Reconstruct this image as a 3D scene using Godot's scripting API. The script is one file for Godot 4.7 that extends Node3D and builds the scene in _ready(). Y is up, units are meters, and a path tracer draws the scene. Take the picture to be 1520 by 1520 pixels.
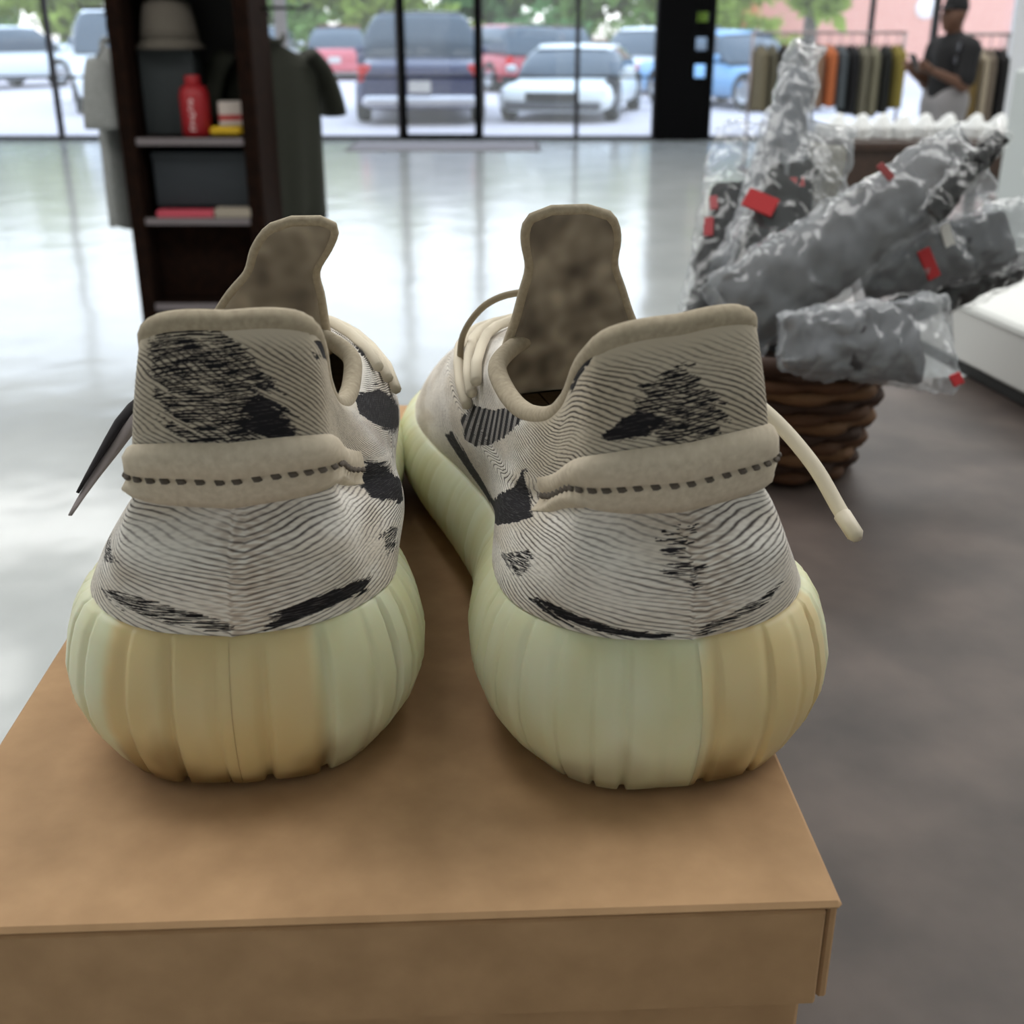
extends Node3D

var names := {}
var mats := {}
var noise := FastNoiseLite.new()
var rng := RandomNumberGenerator.new()

# ------------------------------------------------------------------ naming and nodes
func numbered(called: String) -> String:
	if not names.has(called):
		names[called] = 0
		return called
	names[called] += 1
	return "%s_%03d" % [called, names[called]]

func tag(o: Node3D, label: String, category: String, group := "", kind := "") -> Node3D:
	if label: o.set_meta("label", label)
	if category: o.set_meta("category", category)
	if group: o.set_meta("group", group)
	if kind: o.set_meta("kind", kind)
	return o

func thing(called: String, label: String, category: String, at := Vector3.ZERO, turn := 0.0, group := "") -> Node3D:
	var o := Node3D.new()
	o.name = numbered(called)
	add_child(o, true)
	o.position = at
	o.rotation.y = turn
	return tag(o, label, category, group)

func obj(called: String, mesh: Mesh, m: Material, parent: Node3D = null, at := Vector3.ZERO, turn := 0.0) -> MeshInstance3D:
	var o := MeshInstance3D.new()
	o.mesh = mesh
	o.material_override = m
	o.position = at
	o.rotation.y = turn
	if parent == null:
		o.name = numbered(called)
		add_child(o, true)
	else:
		var n := called
		var k := 0
		while parent.has_node(NodePath(n)):
			k += 1
			n = "%s_%03d" % [called, k]
		o.name = n
		parent.add_child(o, true)
	return o

func struct(called: String, mesh: Mesh, m: Material, label: String, category: String, at := Vector3.ZERO, turn := 0.0) -> MeshInstance3D:
	var o := obj(called, mesh, m, null, at, turn)
	tag(o, label, category, "", "structure")
	return o

# ------------------------------------------------------------------ materials
func c255(r: float, g: float, b: float) -> Color:
	return Color(r / 255.0, g / 255.0, b / 255.0)

func mat(c: Color, rough := 0.7, metal := 0.0) -> StandardMaterial3D:
	var key := "%s|%.2f|%.2f" % [c.to_html(), rough, metal]
	if mats.has(key): return mats[key]
	var m := StandardMaterial3D.new()
	m.albedo_color = c
	m.roughness = rough
	m.metallic = metal
	m.cull_mode = BaseMaterial3D.CULL_DISABLED
	mats[key] = m
	return m

func noise_tex(freq: float, lo: Color, hi: Color, sd := 1, size := 512, octaves := 4, normal := false, kind := FastNoiseLite.TYPE_SIMPLEX_SMOOTH) -> NoiseTexture2D:
	var n := FastNoiseLite.new()
	n.seed = sd
	n.noise_type = kind
	n.frequency = freq
	n.fractal_octaves = octaves
	var t := NoiseTexture2D.new()
	t.width = size
	t.height = size
	t.seamless = true
	t.noise = n
	if normal:
		t.as_normal_map = true
		t.bump_strength = 4.0
	else:
		var g := Gradient.new()
		g.set_color(0, lo)
		g.set_color(1, hi)
		t.color_ramp = g
	return t

func mottled(c: Color, c2: Color, rough: float, freq: float, scale: float, sd := 1, octaves := 4, world := false) -> StandardMaterial3D:
	var m := StandardMaterial3D.new()
	m.albedo_color = Color.WHITE
	m.albedo_texture = noise_tex(freq, c, c2, sd, 512, octaves)
	m.uv1_triplanar = true
	m.uv1_world_triplanar = world
	m.uv1_scale = Vector3.ONE * scale
	m.roughness = rough
	m.cull_mode = BaseMaterial3D.CULL_DISABLED
	return m

func glassy(c: Color, alpha: float, rough: float) -> StandardMaterial3D:
	var m := StandardMaterial3D.new()
	m.albedo_color = Color(c.r, c.g, c.b, alpha)
	m.transparency = BaseMaterial3D.TRANSPARENCY_ALPHA
	m.roughness = rough
	m.cull_mode = BaseMaterial3D.CULL_DISABLED
	return m

# ------------------------------------------------------------------ shapes
func new_st() -> SurfaceTool:
	var st := SurfaceTool.new()
	st.begin(Mesh.PRIMITIVE_TRIANGLES)
	return st

# rows of equal length -> smooth sheet; uv from index unless given
func loft(rows: Array, closed := false, flip := false, st: SurfaceTool = null) -> Mesh:
	var own := st == null
	if own: st = new_st()
	var nr := rows.size()
	var nc: int = rows[0].size()
	var cols := nc if closed else nc - 1
	for i in nr - 1:
		for j in cols:
			var j2 := (j + 1) % nc
			var q := [rows[i][j], rows[i][j2], rows[i + 1][j2], rows[i + 1][j]]
			var u0 := float(j) / cols
			var u1 := float(j + 1) / cols
			var v0 := 1.0 - float(i) / (nr - 1)
			var v1 := 1.0 - float(i + 1) / (nr - 1)
			var w := [Vector2(u0, v0), Vector2(u1, v0), Vector2(u1, v1), Vector2(u0, v1)]
			var order := [0, 1, 2, 0, 2, 3] if flip else [0, 2, 1, 0, 3, 2]
			for k in order:
				st.set_uv(w[k])
				st.add_vertex(q[k])
	if own:
		st.index()
		st.generate_normals()
		return st.commit()
	return null

func done(st: SurfaceTool) -> Mesh:
	st.index()
	st.generate_normals()
	return st.commit()

func tri(st: SurfaceTool, a: Vector3, b: Vector3, c: Vector3) -> void:
	st.set_uv(Vector2(a.x, a.y)); st.add_vertex(a)
	st.set_uv(Vector2(b.x, b.y)); st.add_vertex(b)
	st.set_uv(Vector2(c.x, c.y)); st.add_vertex(c)

# bevelled box added to st
func bb(st: SurfaceTool, size: Vector3, at := Vector3.ZERO, bev := 0.0, basis := Basis.IDENTITY) -> void:
	st.set_smooth_group(-1)
	var h := size / 2.0
	var b: float = min(bev, min(h.x, min(h.y, h.z)) * 0.9)
	if b <= 0.0: b = min(h.x, min(h.y, h.z)) * 0.02
	var corner := func(sx: float, sy: float, sz: float, ax: int) -> Vector3:
		var p := Vector3(sx * (h.x - b), sy * (h.y - b), sz * (h.z - b))
		if ax == 0: p.x = sx * h.x
		elif ax == 1: p.y = sy * h.y
		else: p.z = sz * h.z
		return at + basis * p
	var quad := func(a: Vector3, b2: Vector3, c: Vector3, d: Vector3, out: Vector3) -> void:
		if (b2 - a).cross(c - a).dot(basis * out) > 0.0:
			tri(st, a, c, b2); tri(st, a, d, c)
		else:
			tri(st, a, b2, c); tri(st, a, c, d)
	for s in [-1.0, 1.0]:
		quad.call(corner.call(s, -1, -1, 0), corner.call(s, 1, -1, 0), corner.call(s, 1, 1, 0), corner.call(s, -1, 1, 0), Vector3(s, 0, 0))
		quad.call(corner.call(-1, s, -1, 1), corner.call(1, s, -1, 1), corner.call(1, s, 1, 1), corner.call(-1, s, 1, 1), Vector3(0, s, 0))
		quad.call(corner.call(-1, -1, s, 2), corner.call(1, -1, s, 2), corner.call(1, 1, s, 2), corner.call(-1, 1, s, 2), Vector3(0, 0, s))
		for t in [-1.0, 1.0]:
			quad.call(corner.call(s, t, -1, 0), corner.call(s, t, 1, 0), corner.call(s, t, 1, 1), corner.call(s, t, -1, 1), Vector3(s, t, 0))
			quad.call(corner.call(s, -1, t, 0), corner.call(s, 1, t, 0), corner.call(s, 1, t, 2), corner.call(s, -1, t, 2), Vector3(s, 0, t))
			quad.call(corner.call(-1, s, t, 1), corner.call(1, s, t, 1), corner.call(1, s, t, 2), corner.call(-1, s, t, 2), Vector3(0, s, t))
			for r in [-1.0, 1.0]:
				var p: Vector3 = corner.call(s, t, r, 0)
				var q: Vector3 = corner.call(s, t, r, 1)
				var w: Vector3 = corner.call(s, t, r, 2)
				if (q - p).cross(w - p).dot(basis * Vector3(s, t, r)) > 0.0: tri(st, p, w, q)
				else: tri(st, p, q, w)

func box(size: Vector3, bev := 0.0, at := Vector3.ZERO) -> Mesh:
	var st := new_st()
	bb(st, size, at, bev)
	st.generate_normals()
	return st.commit()

func frame_of(dir: Vector3) -> Basis:
	var d := dir.normalized()
	var up := Vector3.UP if abs(d.y) < 0.95 else Vector3.RIGHT
	var x := up.cross(d).normalized()
	return Basis(x, d.cross(x), d)

func tube_rows(path: Array, rad: Array, sides := 8, flat := 1.0) -> Array:
	var rows := []
	var n := path.size()
	var fb := Basis.IDENTITY
	for i in n:
		var d: Vector3 = path[min(i + 1, n - 1)] - path[max(i - 1, 0)]
		var b := frame_of(d)
		if i > 0:
			var z := d.normalized()
			var x := (fb.x - z * fb.x.dot(z)).normalized()
			b = Basis(x, z.cross(x), z)
		fb = b
		var row := PackedVector3Array()
		var r: float = rad[i] if rad.size() > 1 else rad[0]
		for k in sides:
			var a := TAU * k / sides
			row.append(path[i] + b.x * cos(a) * r + b.y * sin(a) * r * flat)
		rows.append(row)
	return rows

func capped(rows: Array) -> Array:
	var out := []
	for e in [0, rows.size() - 1]:
		var c := Vector3.ZERO
		for p in rows[e]: c += p
		c /= rows[e].size()
		var row := PackedVector3Array()
		row.resize(rows[e].size())
		row.fill(c)
		out.append(row)
	return [out[0]] + rows + [out[1]]

func tube(path: Array, rad: Array, sides := 8, flat := 1.0) -> Mesh:
	return loft(capped(tube_rows(path, rad, sides, flat)), true)

func spline(keys: Array, n: int) -> Array:
	var c := Curve3D.new()
	for i in keys.size():
		var tan: Vector3 = (keys[min(i + 1, keys.size() - 1)] - keys[max(i - 1, 0)]) / 6.0
		c.add_point(keys[i], -tan, tan)
	c.bake_interval = 0.002 if c.get_baked_length() < 3.0 else 0.02
	var out := []
	for i in n: out.append(c.sample_baked(c.get_baked_length() * i / (n - 1), true))
	return out

# profile of Vector2(radius, height) turned about y
func lathe(profile: Array, segs := 24) -> Mesh:
	var rows := []
	for p in profile:
		var row := PackedVector3Array()
		for k in segs:
			var a := TAU * k / segs
			row.append(Vector3(cos(a) * p.x, p.y, -sin(a) * p.x))
		rows.append(row)
	return loft(rows, true)

# value of a table [[s, v...], ...] at s, smooth (Hermite)
func table(t: Array, s: float, col: int) -> float:
	var n := t.size()
	if s <= t[0][0]: return t[0][col]
	if s >= t[n - 1][0]: return t[n - 1][col]
	var i := 0
	while s > t[i + 1][0]: i += 1
	var x0: float = t[i][0]
	var x1: float = t[i + 1][0]
	var y0: float = t[i][col]
	var y1: float = t[i + 1][col]
	var h := x1 - x0
	var m0: float = (y1 - t[max(i - 1, 0)][col]) / (x1 - t[max(i - 1, 0)][0])
	var m1: float = (t[min(i + 2, n - 1)][col] - y0) / (t[min(i + 2, n - 1)][0] - x0)
	var u := (s - x0) / h
	return y0 * (2 * u * u * u - 3 * u * u + 1) + h * m0 * (u * u * u - 2 * u * u + u) + y1 * (3 * u * u - 2 * u * u * u) + h * m1 * (u * u * u - u * u)

# smooth union of tapered capsules [a, b, ra, rb], meshed as surface nets
func blob(bones: Array, cell: float, k := 0.02, st: SurfaceTool = null) -> Mesh:
	var lo := Vector3.INF
	var hi := -Vector3.INF
	for b in bones:
		var m: float = max(b[2], b[3]) + cell * 3.0
		for p in [b[0], b[1]]:
			lo = lo.min(p - Vector3.ONE * m)
			hi = hi.max(p + Vector3.ONE * m)
	var n := Vector3i(((hi - lo) / cell).ceil()) + Vector3i.ONE
	var f := PackedFloat32Array()
	f.resize(n.x * n.y * n.z)
	for b in bones:
		var a: Vector3 = b[0]
		var d: Vector3 = b[1] - a
		var l2: float = max(d.length_squared(), 1e-9)
		var m: float = max(b[2], b[3]) + 0.045 + cell * 2.0
		var p0 := Vector3i((a.min(b[1]) - Vector3.ONE * m - lo) / cell).clamp(Vector3i.ZERO, n - Vector3i.ONE)
		var p1 := Vector3i((a.max(b[1]) + Vector3.ONE * m - lo) / cell).clamp(Vector3i.ZERO, n - Vector3i.ONE)
		for z in range(p0.z, p1.z + 1):
			for y in range(p0.y, p1.y + 1):
				for x in range(p0.x, p1.x + 1):
					var p := lo + Vector3(x, y, z) * cell
					var t: float = clamp((p - a).dot(d) / l2, 0.0, 1.0)
					var dist: float = p.distance_to(a + d * t) - lerpf(b[2], b[3], t)
					f[(z * n.y + y) * n.x + x] += exp(-dist / k)
	var at := {}
	var own := st == null
	if own: st = new_st()
	st.set_smooth_group(0)
	var sx := [0, 1, n.x, n.x + 1, n.x * n.y, n.x * n.y + 1, n.x * n.y + n.x, n.x * n.y + n.x + 1]
	var off := [Vector3(0, 0, 0), Vector3(1, 0, 0), Vector3(0, 1, 0), Vector3(1, 1, 0), Vector3(0, 0, 1), Vector3(1, 0, 1), Vector3(0, 1, 1), Vector3(1, 1, 1)]
	var edges := [[0, 1], [2, 3], [4, 5], [6, 7], [0, 2], [1, 3], [4, 6], [5, 7], [0, 4], [1, 5], [2, 6], [3, 7]]
	for z in n.z - 1:
		for y in n.y - 1:
			for x in n.x - 1:
				var i := (z * n.y + y) * n.x + x
				var mask := 0
				for c in 8:
					if f[i + sx[c]] > 1.0: mask |= 1 << c
				if mask == 0 or mask == 255: continue
				var sum := Vector3.ZERO
				var cnt := 0
				for e in edges:
					var va: float = f[i + sx[e[0]]]
					var vb: float = f[i + sx[e[1]]]
					if (va > 1.0) != (vb > 1.0):
						var la := log(max(va, 1e-12))
						var lb := log(max(vb, 1e-12))
						sum += off[e[0]].lerp(off[e[1]], la / (la - lb))
						cnt += 1
				at[i] = lo + (Vector3(x, y, z) + sum / cnt) * cell
	var step := [1, n.x, n.x * n.y]
	for i in at:
		for ax in 3:
			var u: int = step[(ax + 1) % 3]
			var v: int = step[(ax + 2) % 3]
			if not (at.has(i - u) and at.has(i - v) and at.has(i - u - v)): continue
			var ins: bool = f[i] > 1.0
			if ins == (f[i + step[ax]] > 1.0): continue
			var q := [at[i], at[i - u], at[i - u - v], at[i - v]]
			var order := [0, 2, 1, 0, 3, 2] if ins else [0, 1, 2, 0, 2, 3]
			for o in order: st.add_vertex(q[o])
	return done(st) if own else null

# ------------------------------------------------------------------ the sneakers
# s runs round the shoe: 0 at the heel, +-1 at the toe; positive s is +x. med is +1 where the inner side is +x.
const RIM_OUT := [[0.0, 0.0, 0.0], [0.05, 0.0215, 0.0035], [0.10, 0.0370, 0.0135], [0.16, 0.0453, 0.031], [0.25, 0.0458, 0.058], [0.36, 0.0395, 0.098], [0.47, 0.041, 0.140], [0.60, 0.0475, 0.192], [0.72, 0.048, 0.232], [0.84, 0.039, 0.267], [0.93, 0.022, 0.287], [1.0, 0.0, 0.293]]
const RIM_IN := [[0.0, 0.0, 0.0], [0.05, 0.0215, 0.0035], [0.10, 0.0370, 0.0135], [0.16, 0.0453, 0.031], [0.25, 0.0450, 0.058], [0.36, 0.0365, 0.098], [0.47, 0.0375, 0.140], [0.60, 0.0425, 0.192], [0.72, 0.0425, 0.232], [0.84, 0.035, 0.267], [0.93, 0.020, 0.287], [1.0, 0.0, 0.293]]
# topline: s, half width, height, distance from the heel
const TOP := [[0.0, 0.0, 0.1175, 0.006], [0.035, 0.0085, 0.1178, 0.006], [0.062, 0.0148, 0.1169, 0.0072], [0.085, 0.0184, 0.1148, 0.0105], [0.115, 0.0198, 0.109, 0.019], [0.16, 0.0206, 0.098, 0.031], [0.22, 0.0220, 0.0885, 0.046], [0.30, 0.0245, 0.0825, 0.064], [0.40, 0.0268, 0.0825, 0.083], [0.52, 0.0275, 0.0855, 0.101], [0.66, 0.021, 0.088, 0.115], [0.82, 0.0115, 0.089, 0.123], [1.0, 0.0, 0.089, 0.126]]
var lean_x := 0.0
var side_out := 0.004
var tilt := 0.0
const RIM_H := [[0.0, 0.0425], [0.05, 0.0435], [0.12, 0.0452], [0.25, 0.0430], [0.45, 0.0365], [0.7, 0.029], [1.0, 0.030]]

func plan(s: float, med: float, inset: float) -> Vector2:
	var a: float = abs(s)
	var sg := 1.0 if s >= 0.0 else -1.0
	var tab: Array = RIM_IN if sg * med > 0.0 else RIM_OUT
	var p := Vector2(table(tab, a, 1), table(tab, a, 2))
	var q := Vector2(table(tab, min(a + 0.004, 1.0), 1), table(tab, min(a + 0.004, 1.0), 2))
	var q0 := Vector2(table(tab, max(a - 0.004, 0.0), 1), table(tab, max(a - 0.004, 0.0), 2))
	var d := q - q0
	if a < 0.003: d = Vector2(1, 0)
	if a > 0.997: d = Vector2(-1, 0)
	d = d.normalized()
	var out := Vector2(d.y, -d.x)
	p -= out * inset
	if a < 0.003 or a > 0.997: p.x = 0.0
	return Vector2(p.x * sg, p.y)

# s samples, denser at the heel
func s_list(n: int) -> Array:
	var out := []
	for i in n + 1:
		var x := 2.0 * i / n - 1.0
		out.append((0.45 * abs(x) + 0.55 * pow(abs(x), 2.0)) * sign(x))
	return out

func upper_point(s: float, t: float, med: float) -> Vector3:
	var a: float = abs(s)
	var sg := 1.0 if s >= 0.0 else -1.0
	var b2 := plan(s, med, 0.0075)
	var b := Vector3(b2.x, table(RIM_H, a, 1), b2.y)
	var top := Vector3(table(TOP, a, 1) * sg, table(TOP, a, 2), table(TOP, a, 3))
	var w := smoothstep(0.30, 0.75, a)
	var f: float = lerpf(lerpf(t, 1.0 - pow(1.0 - t, 2.3), 0.8 * smoothstep(0.03, 0.12, a)), lerpf(t, 1.0 - cos(t * PI / 2.0), 0.40), w)
	var g: float = lerpf(t, lerpf(t, sin(t * PI / 2.0), 0.45), w)
	var p := Vector3(lerpf(b.x, top.x, f), lerpf(b.y, top.y, g), lerpf(b.z, top.z, f))
	# padded bulges of the heel
	var out := Vector3(b2.x, 0.0, b2.y - 0.05).normalized()
	var heel := 1.0 - smoothstep(0.16, 0.40, a)
	p += out * heel * (0.0018 * sin(PI * clamp(t / 0.45, 0.0, 1.0)) - 0.0020 * exp(-pow((t - 0.50) / 0.06, 2.0)) + 0.0012 * sin(PI * clamp((t - 0.5) / 0.5, 0.0, 1.0)))
	p -= out * 0.0075 * exp(-pow((t - 0.395) / 0.08, 2.0)) * (1.0 - smoothstep(0.045, 0.105, abs(s - 0.005)))
	var side := smoothstep(0.12, 0.3, a) * (1.0 - smoothstep(0.5, 0.8, a))
	p += Vector3(sg, 0.0, 0.0) * side * (side_out if sg * med > 0.0 else 0.003) * sin(PI * pow(t, 0.8))
	p.y += tilt * p.x * smoothstep(0.3, 1.0, t) * (1.0 - smoothstep(0.12, 0.3, a))
	p.x += lean_x * (p.y - 0.035) / 0.08 * (1.0 - smoothstep(0.3, 0.7, a))
	return Vector3(p.x, p.y, -p.z)

func upper_normal(s: float, t: float, med: float) -> Vector3:
	var e := 0.01
	var du := upper_point(s + e, t, med) - upper_point(s - e, t, med)
	var dv := upper_point(s, min(t + e, 1.0), med) - upper_point(s, max(t - e, 0.0), med)
	var n := du.cross(dv).normalized()
	var p := upper_point(s, t, med)
	if n.dot(Vector3(p.x, 0.01, p.z + 0.08)) < 0.0: n = -n
	return n

func inside(p: Vector2, poly: Array) -> bool:
	var c := false
	var j := poly.size() - 1
	for i in poly.size():
		var a: Vector2 = poly[i]
		var b: Vector2 = poly[j]
		if (a.y > p.y) != (b.y > p.y) and p.x < (b.x - a.x) * (p.y - a.y) / (b.y - a.y) + a.x: c = not c
		j = i
	return c

func rib_phase(s: float, t: float, slope: float) -> float:
	return 56.0 * (t + lerpf(-1.05 * absf(s - 0.01), slope * s, smoothstep(0.46, 0.64, t)))

# knit: fine dark ribs on off-white yarn, with knitted-in black patches [kind, [points in s, t]]
func knit_texture(sd: int, patches: Array, slope: float) -> ImageTexture:
	var w := 2048
	var h := 512
	var im := Image.create(w, h, false, Image.FORMAT_RGB8)
	var n1 := FastNoiseLite.new(); n1.seed = sd; n1.frequency = 0.011; n1.fractal_octaves = 3
	var n2 := FastNoiseLite.new(); n2.seed = sd + 7; n2.frequency = 0.16; n2.fractal_octaves = 1
	var data := PackedByteArray()
	data.resize(w * h * 3)
	for y in h:
		var t := 1.0 - (y + 0.5) / h
		for x in w:
			var s := 2.0 * (x + 0.5) / w - 1.0
			var ph := rib_phase(s, t, slope) + n1.get_noise_2d(x * 0.7, y * 1.4) * 0.7
			var rib := 0.5 + 0.5 * sin(TAU * ph)
			var yarn := n2.get_noise_2d(x * 0.6, y)
			var depth := 0.46 + 0.5 * n1.get_noise_2d(x * 0.8 + 900.0, y * 0.8)
			if t > 0.62: depth += 0.12
			var k := clampf(pow(rib, 5.0) * depth * lerpf(1.05, 1.3, smoothstep(0.4, 0.6, t)) + yarn * 0.10, 0.0, 0.9)
			var base := Vector3(244, 240, 233).lerp(Vector3(226, 218, 206), smoothstep(-0.2, 0.4, n1.get_noise_2d(x * 0.5 + 400.0, y * 0.5)))
			base = base.lerp(Vector3(186, 164, 144), 0.5 * exp(-pow((s - 0.01) / 0.022, 2.0)) * (1.0 - smoothstep(0.3, 0.5, t)) * clampf(0.6 + yarn, 0.0, 1.0))
			base = base.lerp(Vector3(186, 174, 152), 0.75 * smoothstep(0.50, 0.7, t) * (1.0 - smoothstep(0.2, 0.3, absf(s))))
			k *= 1.0 - smoothstep(0.90, 0.97, t)
			var c := base.lerp(Vector3(52, 46, 46), k)
			var o := (y * w + x) * 3
			data[o] = int(c.x); data[o + 1] = int(c.y); data[o + 2] = int(c.z)
	for pt in patches:
		var lo := Vector2(9, 9)
		var hi := Vector2(-9, -9)
		for q in pt[1]:
			lo = lo.min(q); hi = hi.max(q)
		var m := Vector2(0.02, 0.03)
		var x0 := maxi(0, int((lo.x - m.x + 1.0) * 0.5 * w))
		var x1 := mini(w - 1, int((hi.x + m.x + 1.0) * 0.5 * w))
		var y0 := maxi(0, int((1.0 - hi.y - m.y) * h))
		var y1 := mini(h - 1, int((1.0 - lo.y + m.y) * h))
		for y in range(y0, y1 + 1):
			var t := 1.0 - (y + 0.5) / h
			for x in range(x0, x1 + 1):
				var s := 2.0 * (x + 0.5) / w - 1.0
				# rib-wise ragged edge
				var jag: float = n2.get_noise_2d(floor(rib_phase(s, t, slope)) * 9.0, 5.0) * 0.012 + n2.get_noise_2d(x * 0.5, y * 2.0) * 0.004
				if not inside(Vector2(s + jag, t + jag * 1.2), pt[1]): continue
				var v := n2.get_noise_2d(x * 0.35 + y * slope * 0.9, y * 1.3)
				var dark := 1.0
				if pt[0] == 1: dark = smoothstep(-0.10, 0.12, v)
				elif pt[0] == 2: dark = smoothstep(0.08, 0.3, v) * 0.9
				elif pt[0] == 3: dark = 0.35 + 0.6 * smoothstep(-0.2, 0.3, sin(TAU * 46.0 * s))
				else: dark = 0.97 - 0.25 * smoothstep(0.25, 0.5, v)
				var o := (y * w + x) * 3
				var tone := [14, 13, 20]
				for ch in 3: data[o + ch] = int(lerpf(data[o + ch], tone[ch], dark))
	im.set_data(w, h, false, Image.FORMAT_RGB8, data)
	return ImageTexture.create_from_image(im)

func tex_mat(t: Texture2D, rough: float, bump := 0.0) -> StandardMaterial3D:
	var m := StandardMaterial3D.new()
	m.albedo_texture = t
	m.roughness = rough
	m.cull_mode = BaseMaterial3D.CULL_DISABLED
	if bump > 0.0:
		m.heightmap_enabled = true
		m.heightmap_texture = t
		m.heightmap_scale = bump
	return m

# sole: pale translucent rubber, yellowed between s values ya and yb, scuffed brown low down there
func sole_texture(sd: int, ya: float, yb: float) -> ImageTexture:
	var w := 1024
	var h := 128
	var im := Image.create(w, h, false, Image.FORMAT_RGB8)
	var n1 := FastNoiseLite.new(); n1.seed = sd; n1.frequency = 0.02; n1.fractal_octaves = 3
	for y in h:
		var t := 1.0 - (y + 0.5) / h
		for x in w:
			var s := 2.0 * (x + 0.5) / w - 1.0
			var n := n1.get_noise_2d(x * 1.5, y * 0.5)
			var c := Vector3(228, 231, 200).lerp(Vector3(220, 219, 176), clampf(0.5 + n, 0.0, 1.0))
			var yel := smoothstep(ya - 0.008, ya + 0.004, s + n * 0.004) * (1.0 - smoothstep(yb - 0.006, yb + 0.012, s + n * 0.01))
			c = c.lerp(Vector3(222, 197, 142), yel * (0.85 + 0.2 * n))
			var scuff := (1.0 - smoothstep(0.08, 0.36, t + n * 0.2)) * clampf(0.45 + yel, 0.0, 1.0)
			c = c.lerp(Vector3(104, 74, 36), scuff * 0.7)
			im.set_pixel(x, y, Color8(int(c.x), int(c.y), int(c.z)))
	return ImageTexture.create_from_image(im)

func make_shoe(called: String, label: String, at: Vector3, yaw: float, med: float, o: Dictionary) -> Node3D:
	var root := thing(called, label, "sneaker", at, yaw, "pair of knitted sneakers")
	lean_x = o.lean
	side_out = o.side
	tilt = o.tilt
	var ss := s_list(220)
	# upper
	var rows := []
	for i in 41:
		var row := PackedVector3Array()
		for s in ss: row.append(upper_point(s, i / 40.0, med))
		rows.append(row)
	var st := new_st()
	for i in 40:
		for j in ss.size() - 1:
			var q := [[i, j], [i, j + 1], [i + 1, j + 1], [i + 1, j]]
			for k in [0, 2, 1, 0, 3, 2]:
				st.set_uv(Vector2((ss[q[k][1]] + 1.0) * 0.5, 1.0 - q[k][0] / 40.0))
				st.add_vertex(rows[q[k][0]][q[k][1]])
	var um := tex_mat(knit_texture(o.seed, o.patches, o.slope), 0.95, 0.05)
	obj("upper", done(st), um, root)
	# lining: inner wall and footbed
	rows = []
	for i in 14:
		var t := 1.0 - i / 13.0 * 0.62
		var row := PackedVector3Array()
		for s in ss: row.append(upper_point(s, t, med) - upper_normal(s, t, med) * 0.0042)
		rows.append(row)
	obj("lining", loft(capped(rows).slice(1), true), mottled(c255(206, 192, 168), c255(172, 158, 134), 0.95, 0.03, 12.0, 4), root)
	# collar rim: a padded band along the topline
	var path := []
	for s in s_list(120): path.append(upper_point(s, 1.0, med) - upper_normal(s, 0.99, med) * 0.0021)
	path.pop_back()
	var rim := new_st()
	var prev := []
	var first := []
	for i in path.size() + 1:
		var p: Vector3 = path[i % path.size()]
		var d: Vector3 = path[(i + 1) % path.size()] - path[(i - 1 + path.size()) % path.size()]
		var s0: float = s_list(120)[i % path.size()]
		var nn := upper_normal(s0, 0.99, med)
		var up := d.cross(nn).normalized()
		if up.y < 0.0: up = -up
		var row := []
		for k in 12:
			var a := TAU * k / 12
			row.append(p + nn * cos(a) * 0.0027 + up * sin(a) * (0.0024 if sin(a) > 0.0 else 0.0030))
		if prev:
			for k in 12:
				var k2 := (k + 1) % 12
				for v in [prev[k], row[k2], row[k], prev[k], prev[k2], row[k2]]: rim.add_vertex(v)
		prev = row
	obj("collar_rim", done(rim), mottled(c255(190, 178, 156), c255(156, 144, 124), 0.95, 0.06, 14.0, 5), root)
	# pull tab: a strip of knit folded across the heel, stitched along its middle
	rows = []
	var s1: float = o.tab[0]
	var s2: float = o.tab[1]
	var prof := [[-1.04, -0.0012], [-1.0, 0.0022], [-0.92, 0.0046], [-0.6, 0.0044], [-0.1, 0.0036], [0.0, 0.0026], [0.1, 0.0034], [0.6, 0.0030], [0.9, 0.0014], [1.0, 0.0000]]
	for pr in prof:
		var row := PackedVector3Array()
		for k in 41:
			var s := lerpf(s1, s2, k / 40.0)
			var e: float = clamp(min(k, 40 - k) / 5.0, 0.02, 1.0) * (1.0 - 0.9 * pow(abs(k / 20.0 - 1.0), 1.3))
			var t: float = o.tab_t + (s - 0.5 * (s1 + s2)) * o.tab_tilt + pr[0] * o.tab_h
			row.append(upper_point(s, t, med) + upper_normal(s, t, med) * (pr[1] * e + 0.0003))
		rows.append(row)
	var band := mottled(c255(224, 213, 194), c255(194, 181, 160), 0.95, 0.05, 16.0, 6)
	obj("pull_tab", loft(rows, false), band, root)
	var stitch := tube([Vector3(-0.0011, 0.0004, 0), Vector3(-0.0005, 0, 0.0002), Vector3(0.0005, 0, 0.0002), Vector3(0.0011, -0.0004, 0)], [0.0002, 0.0006, 0.0006, 0.0002], 6)
	for k in 30:
		var s := lerpf(s1 * 0.93, s2 * 0.93, k / 29.0)
		var t: float = o.tab_t + (s - 0.5 * (s1 + s2)) * o.tab_tilt
		var nn := upper_normal(s, t, med)
		var q := obj("stitch", stitch, mat(c255(92, 84, 76), 0.9), root, upper_point(s, t, med) + nn * (0.0008 + 0.0026 * (1.0 - 0.9 * pow(absf(2.0 * (s - s1) / (s2 - s1) - 1.0), 1.3))))
		q.basis = Basis(Vector3.UP.cross(nn).normalized(), Vector3.UP, nn)
	# tongue
	rows = []
	var tw := [[0.0, 0.030], [0.25, 0.0245 + 0.005 * o.flare], [0.42, 0.0195 + 0.006 * o.flare], [0.56, 0.0170 + 0.004 * o.flare], [0.70, 0.0152], [0.84, 0.0160], [0.93, 0.0150], [0.975, 0.0122], [1.0, 0.006]]
	var lean: float = o.tongue_lean
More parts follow.
